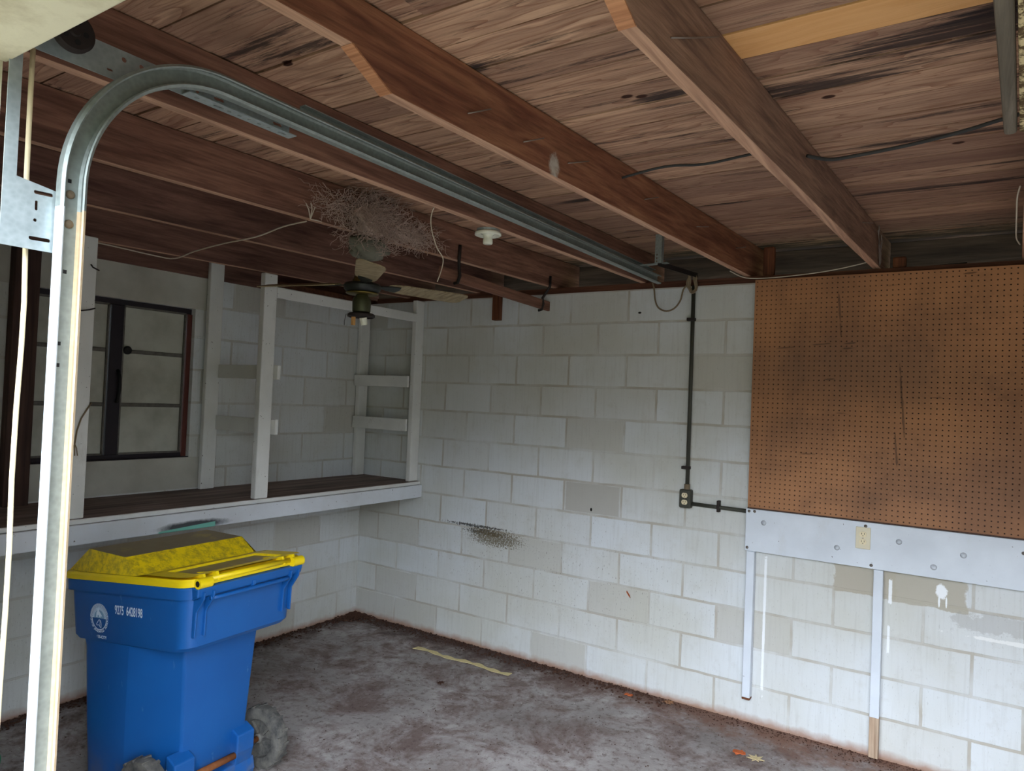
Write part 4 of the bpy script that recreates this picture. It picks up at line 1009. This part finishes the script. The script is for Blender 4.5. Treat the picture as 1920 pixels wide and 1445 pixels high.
t_ = text_mb('9275  6428198', .050, onside(-.375, .809), .58, .0010); obj('number_stencil', t_, M_decal, ca)

# ------------------------------------------------------------------ small things on the floor
# masking tape strip
tp = MB(); P0 = Vector((.885, -.300, 0)); P1 = Vector((1.655, -.287, 0)); random.seed(3)
L_ = []; R__ = []
for k in range(24):
    t = k/23; c = P0.lerp(P1, t); w = .016+.006*math.sin(k*1.7)+(.012 if k == 0 else 0); off = .010*math.sin(k*.55)
    L_.append((c.x, c.y+off+w, .004+.005*abs(math.sin(k*.9)))); R__.append((c.x, c.y+off-w, .0035+.004*abs(math.cos(k*.8))))
rings = [[l, r, (r[0], r[1], r[2]-.003), (l[0], l[1], l[2]-.003)] for l, r in zip(L_, R__)]
solo('tape_strip', tp.loft(rings), M_tape, 'crumpled strip of cream tape lying on the concrete floor', 'tape')
def leaf(name, x, y, size, mat, label, star=False, rz=0):
    n_ = 14; v = []; random.seed(int(x*1000))
    for k in range(n_):
        a = 2*PI*k/n_+rz; r = size*(1 if (k % 2 == 0 or not star) else .45)*random.uniform(.75, 1.1)*(1 if star else (.6+.4*abs(math.cos(a-rz))))
        v.append((x+r*math.cos(a), y+r*math.sin(a), .006+.006*random.random()))
    mb = MB(); rings = [[(a, b, c-.003) for a, b, c in v], v]
    mb.loft(rings, cap=True)
    solo(name, mb, mat, label, 'leaf', 'dry leaves on the floor')
leaf('dry_leaf', 3.185, -.405, .042, M_leafpale, 'pale pointed leaf on the floor near the orange scrap', True)
leaf('dry_leaf', 3.10, -.395, .034, M_leaforange, 'reddish orange scrap on the floor beside the pale pointed leaf', False, .4)
leaf('dry_leaf', 2.372, -.10, .026, M_leaforange, 'small orange leaf scrap on the soil strip near the back wall')
leaf('dry_leaf', 2.60, -.045, .034, M_leaf, 'curled tan leaf lying against the foot of the back wall', True)
leaf('dry_leaf', 1.40, -.66, .028, M_litter, 'small dark leaf on the open floor in front of the tape', True)
wlf = MB(); wlf.add([(2.295, -.006, .59), (2.305, -.012, .583), (2.318, -.010, .565), (2.325, -.014, .55), (2.318, -.006, .548), (2.305, -.005, .562), (2.292, -.003, .578)], [tuple(range(7))])
solo('wall_leaf', wlf, M_leaforange, 'small brown leaf stuck on the white block wall', 'leaf')
# leaf litter and grit along the walls (uncountable)
random.seed(21); lit = MB()
def fleck(x, y, s_, z=.001):
    a = random.random()*PI*2; v = []
    for k in range(5): v.append((x+math.cos(a+k*1.256)*s_*random.uniform(.5, 1), y+math.sin(a+k*1.256)*s_*random.uniform(.5, 1), z+random.uniform(.001, s_*.7)))
    v.append((x, y, z+s_*.9)); lit.add(v, [(0, 1, 5), (1, 2, 5), (2, 3, 5), (3, 4, 5), (4, 0, 5)])
for _ in range(2600):
    x = random.uniform(0.01, 4.6); y = -abs(random.gauss(0, .06))-.006
    s_ = random.uniform(.004, .012); 
    if x > 2.6: s_ *= .55
    fleck(x, y, s_)
for _ in range(1500):
    y = -random.uniform(0.0, 3.3); x = abs(random.gauss(0, .05))+.006; fleck(x, y, random.uniform(.004, .014))
for _ in range(350): fleck(abs(random.gauss(0, .10))+.005, -abs(random.gauss(0, .10))-.005, random.uniform(.008, .02), .002)
for _ in range(1600):
    fleck(random.uniform(.05, 4.6), -random.uniform(.02, 3.3), random.uniform(.002, .006))
lo = obj('leaf_litter', lit, M_litter); tag(lo, 'dark leaf litter and grit gathered along the foot of the walls', 'leaf litter', None, 'stuff')
random.seed(31); lit = MB()
for _ in range(420): fleck(random.uniform(.3, 4.4), -random.uniform(.05, 2.8), random.uniform(.0015, .004))
lo = obj('pale_grit', lit, flat('pale_grit_mat', lin(206, 200, 188), .9)); tag(lo, 'pale paint flakes and grit scattered over the concrete floor', 'grit', None, 'stuff')
# green plastic tub at the lower left edge
gt = MB().lathe([(0, .0), (.13, .0), (.150, .07), (.162, .072), (.162, .084), (.146, .084), (.13, .02), (0, .02)], (.50, -2.79, -.0), 2, 36)
gto = solo('green_tub', gt, M_green, 'green plastic tub on the floor at the lower left corner', 'tub'); smooth_by_angle(gto, 40)

# drop the helper flags
for o in bpy.data.objects:
    if '_local' in o: del o['_local']
